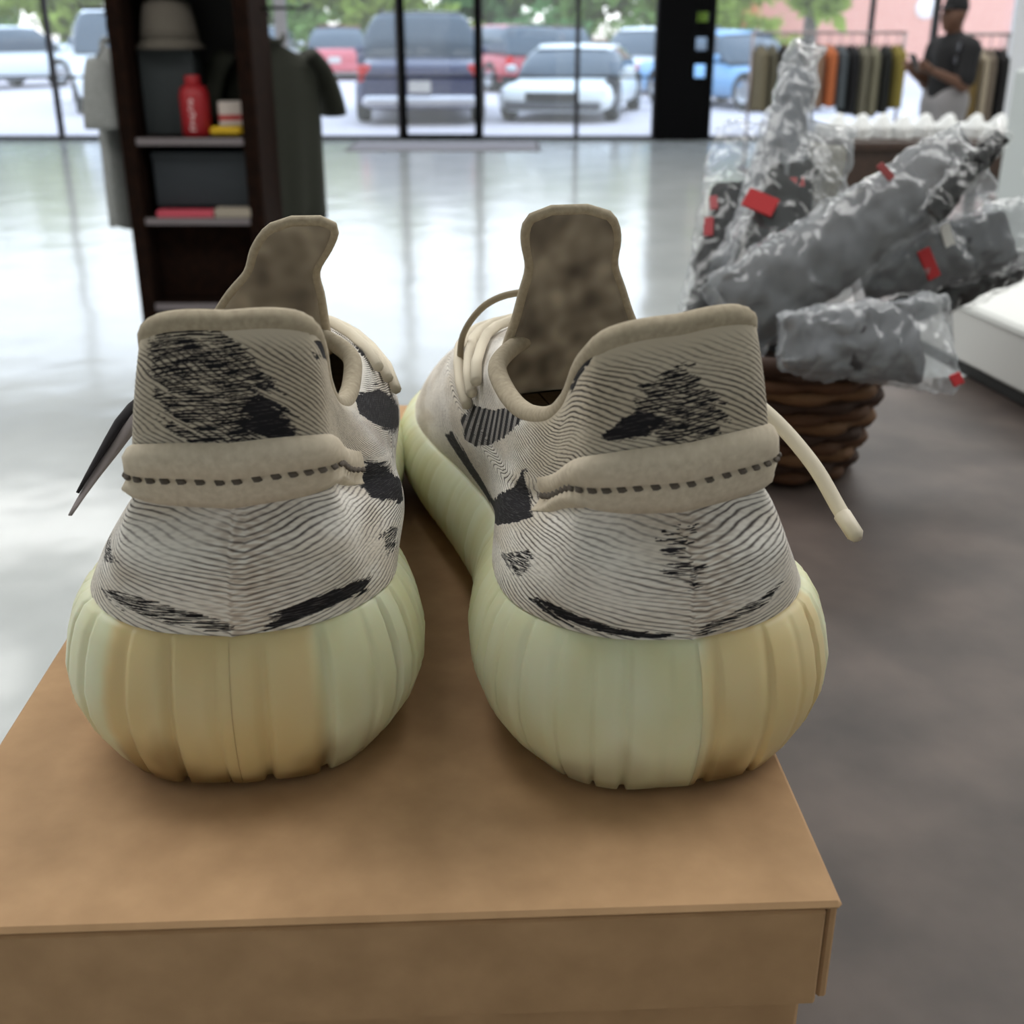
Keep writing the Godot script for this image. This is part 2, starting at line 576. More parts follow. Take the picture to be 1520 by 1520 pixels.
	for i in 31:
		var b := i / 30.0
		var hw: float = table(tw, b, 1) * o.tongue_w
		var cy := lerpf(0.070, o.tongue_h, b)
		var cz := lerpf(0.124, 0.097, b) + 0.006 * sin(PI * b)
		var row := PackedVector3Array()
		for k in 28:
			var a := TAU * k / 28
			var ca := cos(a)
			var sa := sin(a)
			var th: float = 0.0020 + 0.0016 * smoothstep(0.6, 0.95, abs(ca))
			if b > 0.95: th *= sqrt(max(0.05, 1.0 - pow((b - 0.95) / 0.05, 2.0)))
			var x: float = sign(ca) * pow(abs(ca), 0.75) * hw
			var z: float = cz - 9.0 * x * x * (1.0 - 0.35 * b) - sa * th
			row.append(Vector3(x + lean * b * b, cy - 0.02 * abs(x) * b, -z))
		rows.append(row)
	var edge := []
	for i in range(6, 31): edge.append((rows[i][0] as Vector3))
	for i in range(30, 5, -1): edge.append((rows[i][14] as Vector3))
	obj("tongue_rim", tube(edge, [0.0015], 8), mottled(c255(190, 178, 156), c255(156, 144, 124), 0.95, 0.06, 14.0, 5), root)
	obj("tongue", loft(capped(rows), true), mottled(c255(212, 201, 182), c255(84, 76, 68), 0.95, 0.02, 7.0, 9 + int(med), 2), root)
	# sole: cup with pleats round the heel
	var lv := [[0.0, 0.0072], [0.0015, 0.0050], [0.005, 0.0030], [0.010, 0.0010], [0.016, -0.0006], [0.022, -0.0010], [0.028, 0.0004], [0.033, 0.0024], [0.0365, 0.0050], [0.0378, 0.0078], [0.0365, 0.0095]]
	st = new_st()
	var fine := s_list(640)
	var pts := []
	for i in lv.size():
		var row := PackedVector3Array()
		for s in fine:
			var a: float = abs(s)
			var sc := table(RIM_H, a, 1) / 0.0372
			var y: float = lv[i][0] * sc
			var ins: float = lv[i][1] * (1.0 + (0.95 if i < 4 else 0.0) * smoothstep(0.03, 0.13, a)) + 0.0010
			var k: float = pleat(s, o.pleats)
			var amp: float = 0.0022 * o.amp * (1.0 - smoothstep(0.22, 0.36, a)) + 0.0007 * smoothstep(0.22, 0.36, a)
			ins += k * amp * clamp(i / 2.0, 0.45, 1.0) * (1.0 - smoothstep(7.0, 9.0, i))
			if i < 3: y += (0.0018 * (1.0 if k > 0.35 else 0.0) + 0.0012 * pow(1.0 - smoothstep(0.0, 0.13, a), 1.0)) * (1.0 - i / 3.0)
			var p := plan(s, med, ins)
			row.append(Vector3(p.x, y, -p.y))
		pts.append(row)
	var nl := lv.size()
	for i in nl - 1:
		for j in fine.size() - 1:
			var q := [[i, j], [i, j + 1], [i + 1, j + 1], [i + 1, j]]
			for kk in [0, 2, 1, 0, 3, 2]:
				st.set_uv(Vector2((fine[q[kk][1]] + 1.0) * 0.5, 1.0 - q[kk][0] / float(nl - 1)))
				st.add_vertex(pts[q[kk][0]][q[kk][1]])
	# underside
	var mid := Vector3(0, 0.002, -0.14)
	for j in fine.size() - 1:
		for v in [pts[0][j], pts[0][j + 1]]:
			st.set_uv(Vector2(0.5, 1.0)); st.add_vertex(v)
		st.set_uv(Vector2(0.5, 1.0)); st.add_vertex(mid)
	var sm := tex_mat(sole_texture(o.seed + 3, o.yellow[0], o.yellow[1]), 0.42)
	sm.subsurf_scatter_enabled = true
	sm.subsurf_scatter_strength = 0.12
	obj("sole", done(st), sm, root)
	# tread: rubber lugs round the edge of the underside
	var lug := box(Vector3(0.0032, 0.003, 0.009), 0.0008)
	for k in 44:
		var s := -0.98 + 1.96 * k / 43.0
		if abs(s * (0.45 + 0.55 * abs(s))) < 0.12: continue
		var p := plan(s * (0.45 + 0.55 * abs(s)), med, 0.0145)
		var q := obj("tread_lug", lug, mat(c255(150, 118, 66), 0.5), root, Vector3(p.x, 0.0016, -p.y))
		q.rotation.y = atan2(p.x, -(p.y - 0.14))
	return root

func pleat(s: float, n: Array) -> float:
	# sawtooth: 0 at the crest, 1 in the groove, with uneven spacing
	var x: float = s / n[0] + n[1] + 0.18 * sin(s * 47.0 + n[1] * 5.0)
	var f := x - floorf(x)
	var w: float = smoothstep(0.62, 0.93, f) if f < 0.93 else 1.0 - smoothstep(0.93, 1.0, f)
	return w * (0.65 + 0.35 * sin(floor(x) * 2.3 + n[1]))

# ------------------------------------------------------------------ plastic sleeves in the basket
func wavy(p: Vector3, f: float, amp: float) -> Vector3:
	var q := p * f
	return Vector3(noise.get_noise_3d(q.x, q.y, q.z), noise.get_noise_3d(q.x + 31.0, q.y, q.z), noise.get_noise_3d(q.x, q.y + 57.0, q.z)) * amp

func puff(p0: Vector3, p1: Vector3, face: Vector3, w0: float, w1: float, th: float, amp: float, sd: float, rows_n := 44, around := 44) -> Mesh:
	var d := (p1 - p0)
	var dn := d.normalized()
	var side := dn.cross(face).normalized()
	var nrm := side.cross(dn).normalized()
	var rows := []
	for i in rows_n:
		var v := i / float(rows_n - 1)
		var endw := sqrt(clamp(1.0 - pow(abs(2.0 * v - 1.0), 14.0), 0.0, 1.0))
		var endt := pow(clamp(1.0 - pow(abs(2.0 * v - 1.0), 4.0), 0.0, 1.0), 0.6)
		var row := PackedVector3Array()
		for k in around:
			var a := TAU * k / around
			var x: float = sign(cos(a)) * pow(abs(cos(a)), 0.8)
			var y: float = sign(sin(a)) * pow(abs(sin(a)), 1.3)
			var p := p0 + d * v + side * x * lerpf(w0, w1, v) * 0.5 * (0.86 + 0.14 * endw) + nrm * y * th * 0.5 * endt
			p += wavy(p + Vector3(sd, sd, 0), 34.0, amp) + wavy(p + Vector3(sd, 0, sd), 90.0, amp * 0.45)
			row.append(p)
		rows.append(row)
	return loft(capped(rows), true)

func sleeve(label: String, p0: Vector3, p1: Vector3, face: Vector3, w0: float, w1: float, th: float, inside_c: Color, film: Color, film_a: float, red: Array, fill := 0.86) -> void:
	var t := thing("plastic_sleeve", label, "plastic sleeve", p0, 0.0, "plastic sleeves standing in the basket")
	var a := Vector3.ZERO
	var b := p1 - p0
	var sd := p0.x * 40.0
	obj("wrapped_cloth", puff(a.lerp(b, 0.05), a.lerp(b, fill), face, w0 * 0.84, w1 * 0.80, th * 0.72, 0.004, sd, 26, 24), mottled(inside_c, inside_c.darkened(0.35), 0.9, 0.03, 20.0, int(sd)), t)
	obj("clear_film", puff(a, b, face, w0, w1, th, 0.006, sd + 3.0, 60, 52), glassy(film, film_a, 0.13), t)
	for r in red:
		# printed tag lying under the film
		var d := b.normalized()
		var side := d.cross(face).normalized()
		var nrm := side.cross(d).normalized()
		var st := new_st()
		bb(st, Vector3(r[2], r[3], 0.0016), Vector3.ZERO, 0.0005, Basis(side, d, nrm).rotated(nrm, r[4]))
		st.generate_normals()
		obj("printed_tag", st.commit(), mat(r[5], 0.5), t, b * r[0] + side * r[1] + nrm * (th * 0.5 + 0.001))

func basket() -> void:
	var t := thing("wicker_basket", "small brown woven wicker basket holding the clear plastic sleeves", "basket", Vector3(0.190, COUNTER_TOP, -0.79))
	var tones := [c255(84, 54, 32), c255(56, 34, 22), c255(112, 80, 52)]
	var n := 11
	for i in n:
		var v := i / float(n - 1)
		var r := lerpf(0.046, 0.066, pow(v, 0.8))
		var path := []
		for k in 73:
			var a := TAU * k / 72.0
			var rr := r + 0.0036 * sin(a * 9.0 + PI * (i % 2))
			path.append(Vector3(cos(a) * rr, 0.006 + v * 0.076, sin(a) * rr))
		obj("weave_strand", loft(tube_rows(path, [0.0046], 7), true), mat(tones[i % 3], 0.75), t)
	for k in 18:
		var a := TAU * k / 18.0
		obj("stake", tube([Vector3(cos(a) * 0.046, 0.002, sin(a) * 0.046), Vector3(cos(a) * 0.0575, 0.05, sin(a) * 0.0575), Vector3(cos(a) * 0.066, 0.087, sin(a) * 0.066)], [0.0024], 6), mat(tones[k % 2], 0.75), t)
	var rim := []
	for k in 49: rim.append(Vector3(cos(TAU * k / 48.0) * 0.0675, 0.088, sin(TAU * k / 48.0) * 0.0675))
	obj("rim", loft(tube_rows(rim, [0.006], 8), true), mat(tones[1], 0.75), t)
	obj("bottom", lathe([Vector2(0.0, 0.003), Vector2(0.046, 0.003), Vector2(0.046, 0.006), Vector2(0.0, 0.006)], 24), mat(tones[1], 0.8), t)

func sleeves() -> void:
	var red := c255(186, 34, 40)
	var clear := c255(196, 202, 210)
	var cam := Vector3(0, 1.45, 0)
	var f := func(p: Vector3) -> Vector3: return (cam - p).normalized()
	sleeve("upright clear sleeve of black cloth with red print, nearest the windows side of the basket", Vector3(0.150, 1.215, -0.862), Vector3(0.187, 1.377, -0.985), f.call(Vector3(0.15, 1.3, -0.92)) + Vector3(-0.2, 0, 0), 0.062, 0.050, 0.034, c255(12, 12, 15), clear, 0.10, [[0.50, -0.013, 0.007, 0.016, 0.1, c255(176, 60, 68)], [0.60, -0.012, 0.006, 0.012, 0.2, c255(180, 84, 90)]], 0.74)
	sleeve("tall narrow pale grey sleeve pointing up highest out of the basket", Vector3(0.176, 1.26, -0.875), Vector3(0.232, 1.436, -0.992), f.call(Vector3(0.2, 1.37, -0.94)), 0.060, 0.028, 0.03, c255(120, 124, 132), clear, 0.36, [[0.42, 0.016, 0.012, 0.008, 0.3, c255(190, 70, 70)]], 0.9)
	sleeve("dark olive cloth in a clear sleeve with a red folded tag at its middle", Vector3(0.172, 1.225, -0.83), Vector3(0.220, 1.372, -0.944), f.call(Vector3(0.2, 1.32, -0.9)), 0.066, 0.052, 0.034, c255(24, 26, 22), clear, 0.10, [[0.61, -0.016, 0.024, 0.016, -0.25, red]], 0.88)
	sleeve("short cream white wrapped sleeve behind the large grey one", Vector3(0.212, 1.245, -0.875), Vector3(0.247, 1.378, -0.962), f.call(Vector3(0.24, 1.34, -0.93)), 0.036, 0.046, 0.026, c255(196, 190, 170), clear, 0.35, [], 0.9)
	sleeve("largest clear sleeve, rolled grey cloth inside, lying across the whole basket", Vector3(0.146, 1.258, -0.80), Vector3(0.336, 1.362, -0.880), f.call(Vector3(0.24, 1.31, -0.84)) + Vector3(0.1, 0.2, 0), 0.066, 0.062, 0.042, c255(84, 80, 80), clear, 0.30, [[0.66, -0.024, 0.014, 0.006, 0.1, c255(150, 60, 62)]], 0.80)
	sleeve("thin black sleeve edge laid along the large grey sleeve", Vector3(0.283, 1.326, -0.815), Vector3(0.351, 1.381, -0.873), f.call(Vector3(0.32, 1.34, -0.88)), 0.020, 0.017, 0.016, c255(8, 9, 12), clear, 0.05, [], 0.95)
	sleeve("lowest wide clear sleeve fanning out over the basket front with a red corner", Vector3(0.166, 1.266, -0.722), Vector3(0.285, 1.260, -0.738), f.call(Vector3(0.25, 1.26, -0.76)) + Vector3(0, 0.3, 0), 0.040, 0.070, 0.026, c255(92, 90, 94), clear, 0.32, [[0.93, 0.027, 0.008, 0.008, 0.4, red]], 0.8)
	sleeve("crinkled clear sleeve with a red label, tip nearest the white box", Vector3(0.240, 1.284, -0.83), Vector3(0.384, 1.312, -0.868), f.call(Vector3(0.31, 1.3, -0.85)), 0.046, 0.052, 0.030, c255(96, 98, 102), clear, 0.26, [[0.34, 0.004, 0.022, 0.010, 0.2, red], [0.46, -0.012, 0.016, 0.008, 0.1, c255(226, 226, 222)]], 0.85)
	sleeve("black rolled cloth in clear film lying under the crinkled sleeve", Vector3(0.270, 1.252, -0.835), Vector3(0.392, 1.288, -0.884), f.call(Vector3(0.34, 1.27, -0.86)), 0.028, 0.026, 0.024, c255(8, 8, 10), clear, 0.05, [], 0.95)

# ------------------------------------------------------------------ clothes
func garment_body(w_top: float, w_bot: float, h: float, depth: float, folds: float, sd: float) -> Mesh:
	var rows := []
	for i in 24:
		var v := i / 23.0
		var y := -v * h
		var hw: float = lerpf(w_top, w_bot, smoothstep(0.0, 1.0, v)) * 0.5
		if v < 0.09: hw *= lerpf(0.36, 1.0, pow(v / 0.09, 0.7))
		var row := PackedVector3Array()
		for k in 40:
			var a := TAU * k / 40
			var x := cos(a) * hw
			var z: float = sin(a) * depth * 0.5 * (0.55 + 0.45 * smoothstep(0.0, 0.3, v))
			z += folds * v * sin(x * 60.0 + sd + 2.0 * v) * sign(sin(a))
			row.append(Vector3(x, y - (0.05 * abs(x) / max(hw, 0.01) if v < 0.09 else 0.0) - 0.012 * sin(a * 3.0 + sd) * v, z))
		rows.append(row)
	return loft(capped(rows), true)

func tee(called: String, label: String, at: Vector3, turn: float, w: float, h: float, c: Color, sd: float, sw := 1.0) -> Node3D:
	var t := thing(called, label, "shirt", at, turn)
	var m := mottled(c, c.darkened(0.18), 0.95, 0.03, 4.0, int(sd) + 40)
	obj("shirt_body", garment_body(w, w * 1.02, h, 0.11, 0.008, sd), m, t)
	for s in [-1.0, 1.0]:
		var path := [Vector3(s * w * 0.40, -0.07, 0), Vector3(s * w * 0.52, -0.13, 0), Vector3(s * w * 0.60, -0.22, 0), Vector3(s * w * 0.64, -0.30, 0)]
		obj("sleeve", tube(spline(path, 10), [0.085 * sw, 0.088 * sw, 0.09 * sw, 0.092 * sw, 0.094 * sw, 0.096 * sw, 0.098 * sw, 0.1 * sw, 0.102 * sw, 0.1 * sw], 16, 0.45), m, t)
	obj("collar", tube([Vector3(-0.075, 0.0, 0), Vector3(-0.04, -0.02, 0.05), Vector3(0.04, -0.02, 0.05), Vector3(0.075, 0.0, 0)], [0.010], 8), m, t)
	obj("hanger", tube(spline([Vector3(-0.17, -0.055, 0), Vector3(0, 0.0, 0), Vector3(0, 0.05, 0), Vector3(0.02, 0.075, 0), Vector3(0, 0.095, 0), Vector3(-0.018, 0.078, 0)], 24), [0.0035], 6), mat(c255(40, 40, 42), 0.4, 0.6), t)
	return t

func clothes_rail(label: String, x0: float, x1: float, z: float, top: float, list: Array, grp: String) -> void:
	var r := thing("clothes_rail", label, "clothes rail", Vector3(x0, 0, z))
	var m := mat(c255(150, 140, 140), 0.3, 0.8)
	obj("rail", tube([Vector3(0, top + 0.10, 0), Vector3(x1 - x0, top + 0.10, 0)], [0.014], 10), m, r)
	for x in [0.02, x1 - x0 - 0.02]:
		obj("post", tube([Vector3(x, 0.04, 0), Vector3(x, top + 0.10, 0)], [0.016], 10), m, r)
		obj("foot", tube([Vector3(x, 0.02, -0.28), Vector3(x, 0.02, 0.28)], [0.02], 8), m, r)
	var w: float = (x1 - x0 - 0.08) / list.size()
	var k := 0
	for g in list:
		var t := thing("hanging_garment", g[0], "shirt", Vector3(x0 + 0.05 + w * (k + 0.5), top, z), PI / 2 + rng.randf_range(-0.15, 0.15), grp)
		obj("shirt_body", garment_body(0.46, 0.46, g[2], w * 1.15, 0.006, k * 1.7), mottled(g[1], (g[1] as Color).darkened(0.25), 0.95, 0.03, 4.0, 50 + k), t)
		obj("hanger", tube([Vector3(-0.16, -0.05, 0), Vector3(0, 0.0, 0), Vector3(0, 0.075, 0), Vector3(0.012, 0.10, 0), Vector3(0, 0.116, 0)], [0.004], 6), mat(c255(60, 56, 54), 0.5), t)
		k += 1

# ------------------------------------------------------------------ cars
func car_shell(st_list: Array, w: float) -> Mesh:
	# stations [z, half width share, bottom, top, top width share]
	var rows := []
	for s in st_list:
		var hw: float = w * 0.5 * s[1]
		var tw: float = hw * s[4]
		var b: float = s[2]
		var t: float = s[3]
		var m: float = lerpf(b, t, 0.62)
		var row := PackedVector3Array([Vector3(0, b, s[0]), Vector3(hw * 0.8, b, s[0]), Vector3(hw * 0.96, b + 0.06, s[0]), Vector3(hw, lerpf(b, t, 0.45), s[0]), Vector3(hw * 0.985, m, s[0]), Vector3(lerpf(hw, tw, 0.72), t - 0.06, s[0]), Vector3(tw * 0.92, t - 0.012, s[0]), Vector3(0, t, s[0])])
		var full := row.duplicate()
		for i in range(row.size() - 2, 0, -1): full.append(Vector3(-row[i].x, row[i].y, row[i].z))
		rows.append(full)
	return loft(capped(rows), true)

func car(label: String, at: Vector3, yaw: float, kind: String, L: float, W: float, H: float, c: Color, detail := true, grp := "") -> Node3D:
	var t := thing("car" if kind != "pickup" else "pickup_truck", label, "car" if kind != "pickup" else "truck", at, yaw, grp)
	var paint := mat(c, 0.25)
	paint.clearcoat_enabled = true
	paint.clearcoat = 0.6
	var glass := mat(c255(70, 84, 96), 0.06)
	var dark := mat(c255(22, 22, 24), 0.7)
	var f := -L / 2.0
	var g := H * 0.15
	var belt := H * (0.60 if kind == "sedan" else 0.58)
	var hood := belt * (0.92 if kind == "sedan" else 0.97)
	var lower := [[f, 0.80, g + 0.12, hood * 0.72, 0.9], [f + 0.06, 0.90, g, hood * 0.84, 0.9], [f + 0.25, 0.97, g, hood * 0.93, 0.9], [f + L * 0.27, 1.0, g, hood, 0.93], [f + L * 0.36, 1.0, g, belt, 0.93], [f + L * 0.8, 1.0, g, belt, 0.93], [f + L * 0.95, 0.97, g, belt * 0.98, 0.9], [f + L - 0.05, 0.92, g, belt * 0.94, 0.9], [f + L, 0.84, g + 0.1, belt * 0.86, 0.9]]
	obj("body", car_shell(lower, W), paint, t)
	var c0 := 0.30
	var c1 := 0.86
	if kind == "suv": c1 = 0.985
	if kind == "pickup": c1 = 0.66
	var cab := []
	var roof := []
	var span := c1 - c0
	var rise := [[0.0, 0.0], [0.10, 0.42], [0.22, 0.86], [0.32, 0.985], [0.55, 1.0], [0.74, 0.96], [0.90, 0.55], [1.0, 0.0]]
	if kind != "sedan": rise = [[0.0, 0.0], [0.09, 0.5], [0.17, 0.93], [0.24, 0.99], [0.6, 1.0], [0.86, 0.98], [0.96, 0.85], [1.0, 0.0]]
	for r in rise:
		var z: float = f + L * (c0 + span * r[0])
		var y: float = belt - 0.02 + (H - belt + 0.02) * r[1]
		cab.append([z, 0.90, belt - 0.05, max(y, belt - 0.04), lerpf(0.98, 0.76, r[1])])
		if r[1] > 0.85: roof.append(PackedVector3Array([Vector3(-W * 0.345, y - 0.035, z), Vector3(-W * 0.32, y + 0.008, z), Vector3(0, y + 0.022, z), Vector3(W * 0.32, y + 0.008, z), Vector3(W * 0.345, y - 0.035, z)]))
	obj("windows", car_shell(cab, W), glass, t)
	obj("roof", loft(roof), paint, t)
	if not detail: return t
	if kind == "pickup":
		var st := new_st()
		bb(st, Vector3(0.06, 0.16, L * 0.30), Vector3(W * 0.45, belt, f + L * 0.83), 0.02)
		bb(st, Vector3(0.06, 0.16, L * 0.30), Vector3(-W * 0.45, belt, f + L * 0.83), 0.02)
		st.generate_normals()
		obj("bed_rail", st.commit(), paint, t)
	var tyre := lathe([Vector2(0.20, -0.10), Vector2(0.31, -0.11), Vector2(0.335, -0.08), Vector2(0.34, 0.0), Vector2(0.335, 0.08), Vector2(0.31, 0.11), Vector2(0.20, 0.10)], 24)
	var hub := lathe([Vector2(0.0, 0.095), Vector2(0.06, 0.10), Vector2(0.20, 0.08), Vector2(0.21, 0.11)], 16)
	for sx in [-1.0, 1.0]:
		for z in [f + L * 0.18, f + L * 0.80]:
			var wn := obj("wheel", tyre, dark, t, Vector3(sx * (W * 0.5 - 0.10), 0.34, z))
			wn.rotation.z = -sx * PI / 2
			obj("rim", hub, mat(c255(170, 172, 176), 0.3, 0.7), wn)
		obj("headlight", box(Vector3(W * 0.2, 0.12, 0.10), 0.04), mat(c255(236, 240, 244), 0.1), t, Vector3(sx * W * 0.34, hood * 0.74, f + 0.10))
		obj("tail_light", box(Vector3(W * 0.10, 0.26 if kind != "sedan" else 0.12, 0.10), 0.03), mat(c255(206, 30, 34), 0.2), t, Vector3(sx * W * 0.41, belt * 0.80, f + L - 0.06))
		obj("mirror", box(Vector3(0.2, 0.13, 0.09), 0.04), paint, t, Vector3(sx * W * 0.53, belt + 0.08, f + L * 0.36))
	obj("grille", box(Vector3(W * 0.46, 0.16, 0.06), 0.02), dark, t, Vector3(0, hood * 0.62, f + 0.02))
	obj("front_bumper", box(Vector3(W * 0.82, 0.14, 0.12), 0.05), mat(c255(70, 72, 78), 0.4), t, Vector3(0, g + 0.10, f + 0.02))
	obj("rear_bumper", box(Vector3(W * 0.86, 0.16, 0.14), 0.05), mat(c255(206, 206, 210), 0.25, 0.7) if kind == "pickup" else paint, t, Vector3(0, g + 0.12, f + L - 0.02))
	obj("number_plate", box(Vector3(0.34, 0.17, 0.02), 0.005), mat(c255(196, 194, 190), 0.5), t, Vector3(0, g + 0.33, f + L + 0.01))
	return t

# ------------------------------------------------------------------ planting outside
func leaf_mass(count: int, rx: float, ry: float, rz: float, size: float, sd: int) -> Mesh:
	var r := RandomNumberGenerator.new()
	r.seed = sd
	var st := new_st()
	st.set_smooth_group(-1)
	for i in count:
		var d := Vector3(r.randfn(), r.randfn(), r.randfn()).normalized()
		var lump := 0.75 + 0.35 * sin(d.x * 5.0 + sd) * sin(d.y * 6.0) + 0.15 * sin(d.z * 9.0)
		var p := Vector3(d.x * rx, d.y * ry, d.z * rz) * lump * pow(r.randf(), 0.25)
		var b := Basis.from_euler(Vector3(r.randf() * TAU, r.randf() * TAU, r.randf() * TAU)) * (size * r.randf_range(0.6, 1.3))
		var q := [p - b.x, p + b.y * 0.45, p + b.x, p - b.y * 0.45]
		for k in [0, 1, 2, 0, 2, 3]: st.add_vertex(q[k])
	st.generate_normals()
	return st.commit()

var leaf_mats := []
func leaf_mat(k: int) -> StandardMaterial3D:
	if leaf_mats.is_empty():
		for c in [c255(118, 150, 78), c255(146, 168, 72), c255(96, 140, 84)]:
			var m := mat(c, 0.7).duplicate() as StandardMaterial3D
			m.backlight_enabled = true
			m.backlight = (c as Color) * 0.9
			leaf_mats.append(m)
	return leaf_mats[k % 3]

func tree(label: String, at: Vector3, crown_y: float, rx: float, ry: float, k: int, n: int) -> void:
	var t := thing("tree", label, "tree", at, 0.0, "trees along the parking lot")
	obj("trunk", tube(spline([Vector3.ZERO, Vector3(0.06, crown_y * 0.5, 0), Vector3(-0.04, crown_y + ry * 0.5, 0)], 8), [0.2, 0.18, 0.17, 0.16, 0.14, 0.12, 0.10, 0.07], 10), mottled(c255(120, 112, 106), c255(84, 78, 72), 0.9, 0.05, 2.0, 61), t)
	var f := obj("foliage", leaf_mass(n, rx, ry, rx, 0.30, 70 + k * 3 + n), leaf_mat(k), t, Vector3(0, crown_y, 0))
	f.set_meta("kind", "stuff")

func bush(label: String, at: Vector3, rx: float, h: float, k: int) -> void:
	var t := thing("bush", label, "bush", at, 0.0, "bushes behind the parked cars")
	obj("stem", tube([Vector3.ZERO, Vector3(0.02, h * 0.6, 0)], [0.06, 0.03], 8), mat(c255(100, 84, 66), 0.9), t)
	var f := obj("foliage", leaf_mass(900, rx, h * 0.5, rx * 0.6, 0.16, 200 + k), leaf_mat(k), t, Vector3(0, h * 0.52, 0))
	f.set_meta("kind", "stuff")

# ------------------------------------------------------------------ the shopper
func person() -> void:
	var t := thing("person", "person in black cap, black printed tee and grey shorts standing by the clothes rails", "person", Vector3(3.24, 0, -9.3), PI / 2 + 0.35)
	var skin := mat(c255(92, 62, 46), 0.6)
	var bones := [
		[Vector3(0, 1.50, -0.015), Vector3(0, 1.545, 0.0), 0.082, 0.086], [Vector3(0, 1.445, -0.055), Vector3(0, 1.49, -0.05), 0.040, 0.058], [Vector3(0, 1.30, 0.03), Vector3(0, 1.46, 0.0), 0.058, 0.052],
		[Vector3(-0.13, 1.27, 0.03), Vector3(0.13, 1.27, 0.03), 0.085, 0.085], [Vector3(0, 1.24, 0.02), Vector3(0, 1.0, 0.0), 0.125, 0.115], [Vector3(-0.06, 0.90, 0.01), Vector3(0.06, 0.90, 0.01), 0.115, 0.115],
		[Vector3(-0.085, 0.86, 0), Vector3(-0.10, 0.47, -0.02), 0.088, 0.056], [Vector3(-0.10, 0.47, -0.02), Vector3(-0.11, 0.08, 0.03), 0.054, 0.036], [Vector3(-0.11, 0.045, 0.04), Vector3(-0.12, 0.03, -0.14), 0.040, 0.028],
		[Vector3(0.085, 0.86, 0), Vector3(0.10, 0.47, 0.0), 0.088, 0.056], [Vector3(0.10, 0.47, 0.0), Vector3(0.11, 0.08, 0.06), 0.054, 0.036], [Vector3(0.11, 0.045, 0.07), Vector3(0.12, 0.03, -0.10), 0.040, 0.028],
		[Vector3(-0.19, 1.27, 0.02), Vector3(-0.22, 1.04, -0.02), 0.056, 0.044], [Vector3(-0.22, 1.04, -0.02), Vector3(-0.16, 1.13, -0.24), 0.042, 0.029],
		[Vector3(0.19, 1.27, 0.02), Vector3(0.22, 1.04, -0.01), 0.056, 0.044], [Vector3(0.22, 1.04, -0.01), Vector3(0.12, 1.12, -0.22), 0.042, 0.029]]
	var st := new_st()
	blob(bones, 0.014, 0.012, st)
	# face on a finer grid
	var face := [[Vector3(0, 1.50, -0.085), Vector3(0, 1.485, -0.105), 0.011, 0.014], [Vector3(0, 1.525, -0.083), Vector3(0, 1.505, -0.092), 0.010, 0.011], [Vector3(-0.018, 1.452, -0.090), Vector3(0.018, 1.452, -0.090), 0.009, 0.009], [Vector3(0, 1.42, -0.078), Vector3(0, 1.425, -0.075), 0.018, 0.018]]
	for s in [-1.0, 1.0]:
		face.append([Vector3(s * 0.085, 1.52, 0.0), Vector3(s * 0.088, 1.485, 0.005), 0.014, 0.011])
		face.append([Vector3(s * 0.03, 1.517, -0.074), Vector3(s * 0.034, 1.517, -0.072), 0.013, 0.013])
	blob(face, 0.004, 0.006, st)
	# hands: palm, four fingers and a thumb curled round the phone
	for s in [-1.0, 1.0]:
		var w := Vector3(s * 0.14 if s < 0 else 0.10, 1.135 if s < 0 else 1.125, -0.255 if s < 0 else -0.235)
		var hb := [[w, w + Vector3(-s * 0.012, 0.03, -0.045), 0.026, 0.028], [w + Vector3(s * 0.012, 0.02, -0.02), w + Vector3(s * 0.010, 0.035, -0.05), 0.018, 0.018]]
		for k in 4:
			var root_p := w + Vector3(-s * 0.010 + s * 0.008 * (k - 1.5), 0.012 + 0.018 * k, -0.062)
			var ln: float = [0.024, 0.030, 0.033, 0.029][k]
			var mid := root_p + Vector3(-s * 0.006, 0.004, -ln)
			hb.append([root_p, mid, 0.0095, 0.0085])
			hb.append([mid, mid + Vector3(-s * ln * 0.8, 0.002, 0.004), 0.0085, 0.0075])
		hb.append([w + Vector3(-s * 0.015, 0.035, -0.02), w + Vector3(-s * 0.030, 0.062, -0.045), 0.012, 0.010])
		hb.append([w + Vector3(-s * 0.030, 0.062, -0.045), w + Vector3(-s * 0.042, 0.068, -0.068), 0.010, 0.008])
		blob(hb, 0.004, 0.004, st)
	obj("body", done(st), skin, t)
	var black := mat(c255(20, 20, 23), 0.95)
	var shirt := [[Vector3(-0.14, 1.275, 0.03), Vector3(0.14, 1.275, 0.03), 0.098, 0.098], [Vector3(0, 1.24, 0.025), Vector3(0, 0.99, 0.01), 0.142, 0.140], [Vector3(0, 1.31, 0.03), Vector3(0, 1.36, 0.02), 0.085, 0.066],
		[Vector3(-0.19, 1.27, 0.02), Vector3(-0.222, 1.09, -0.01), 0.074, 0.072], [Vector3(0.19, 1.27, 0.02), Vector3(0.222, 1.09, 0.0), 0.074, 0.072], [Vector3(0, 1.24, 0.07), Vector3(0, 1.05, 0.04), 0.10, 0.11]]
	obj("black_tee", blob(shirt, 0.014, 0.014), black, t)
	var pr := new_st()
	bb(pr, Vector3(0.012, 0.06, 0.09), Vector3(-0.168, 1.30, -0.06), 0.004, Basis(Vector3.UP, 0.7))
	bb(pr, Vector3(0.012, 0.05, 0.075), Vector3(-0.160, 1.21, -0.07), 0.004, Basis(Vector3.UP, 0.7))
	pr.generate_normals()
	obj("grey_print", pr.commit(), mat(c255(98, 100, 108), 0.9), t)
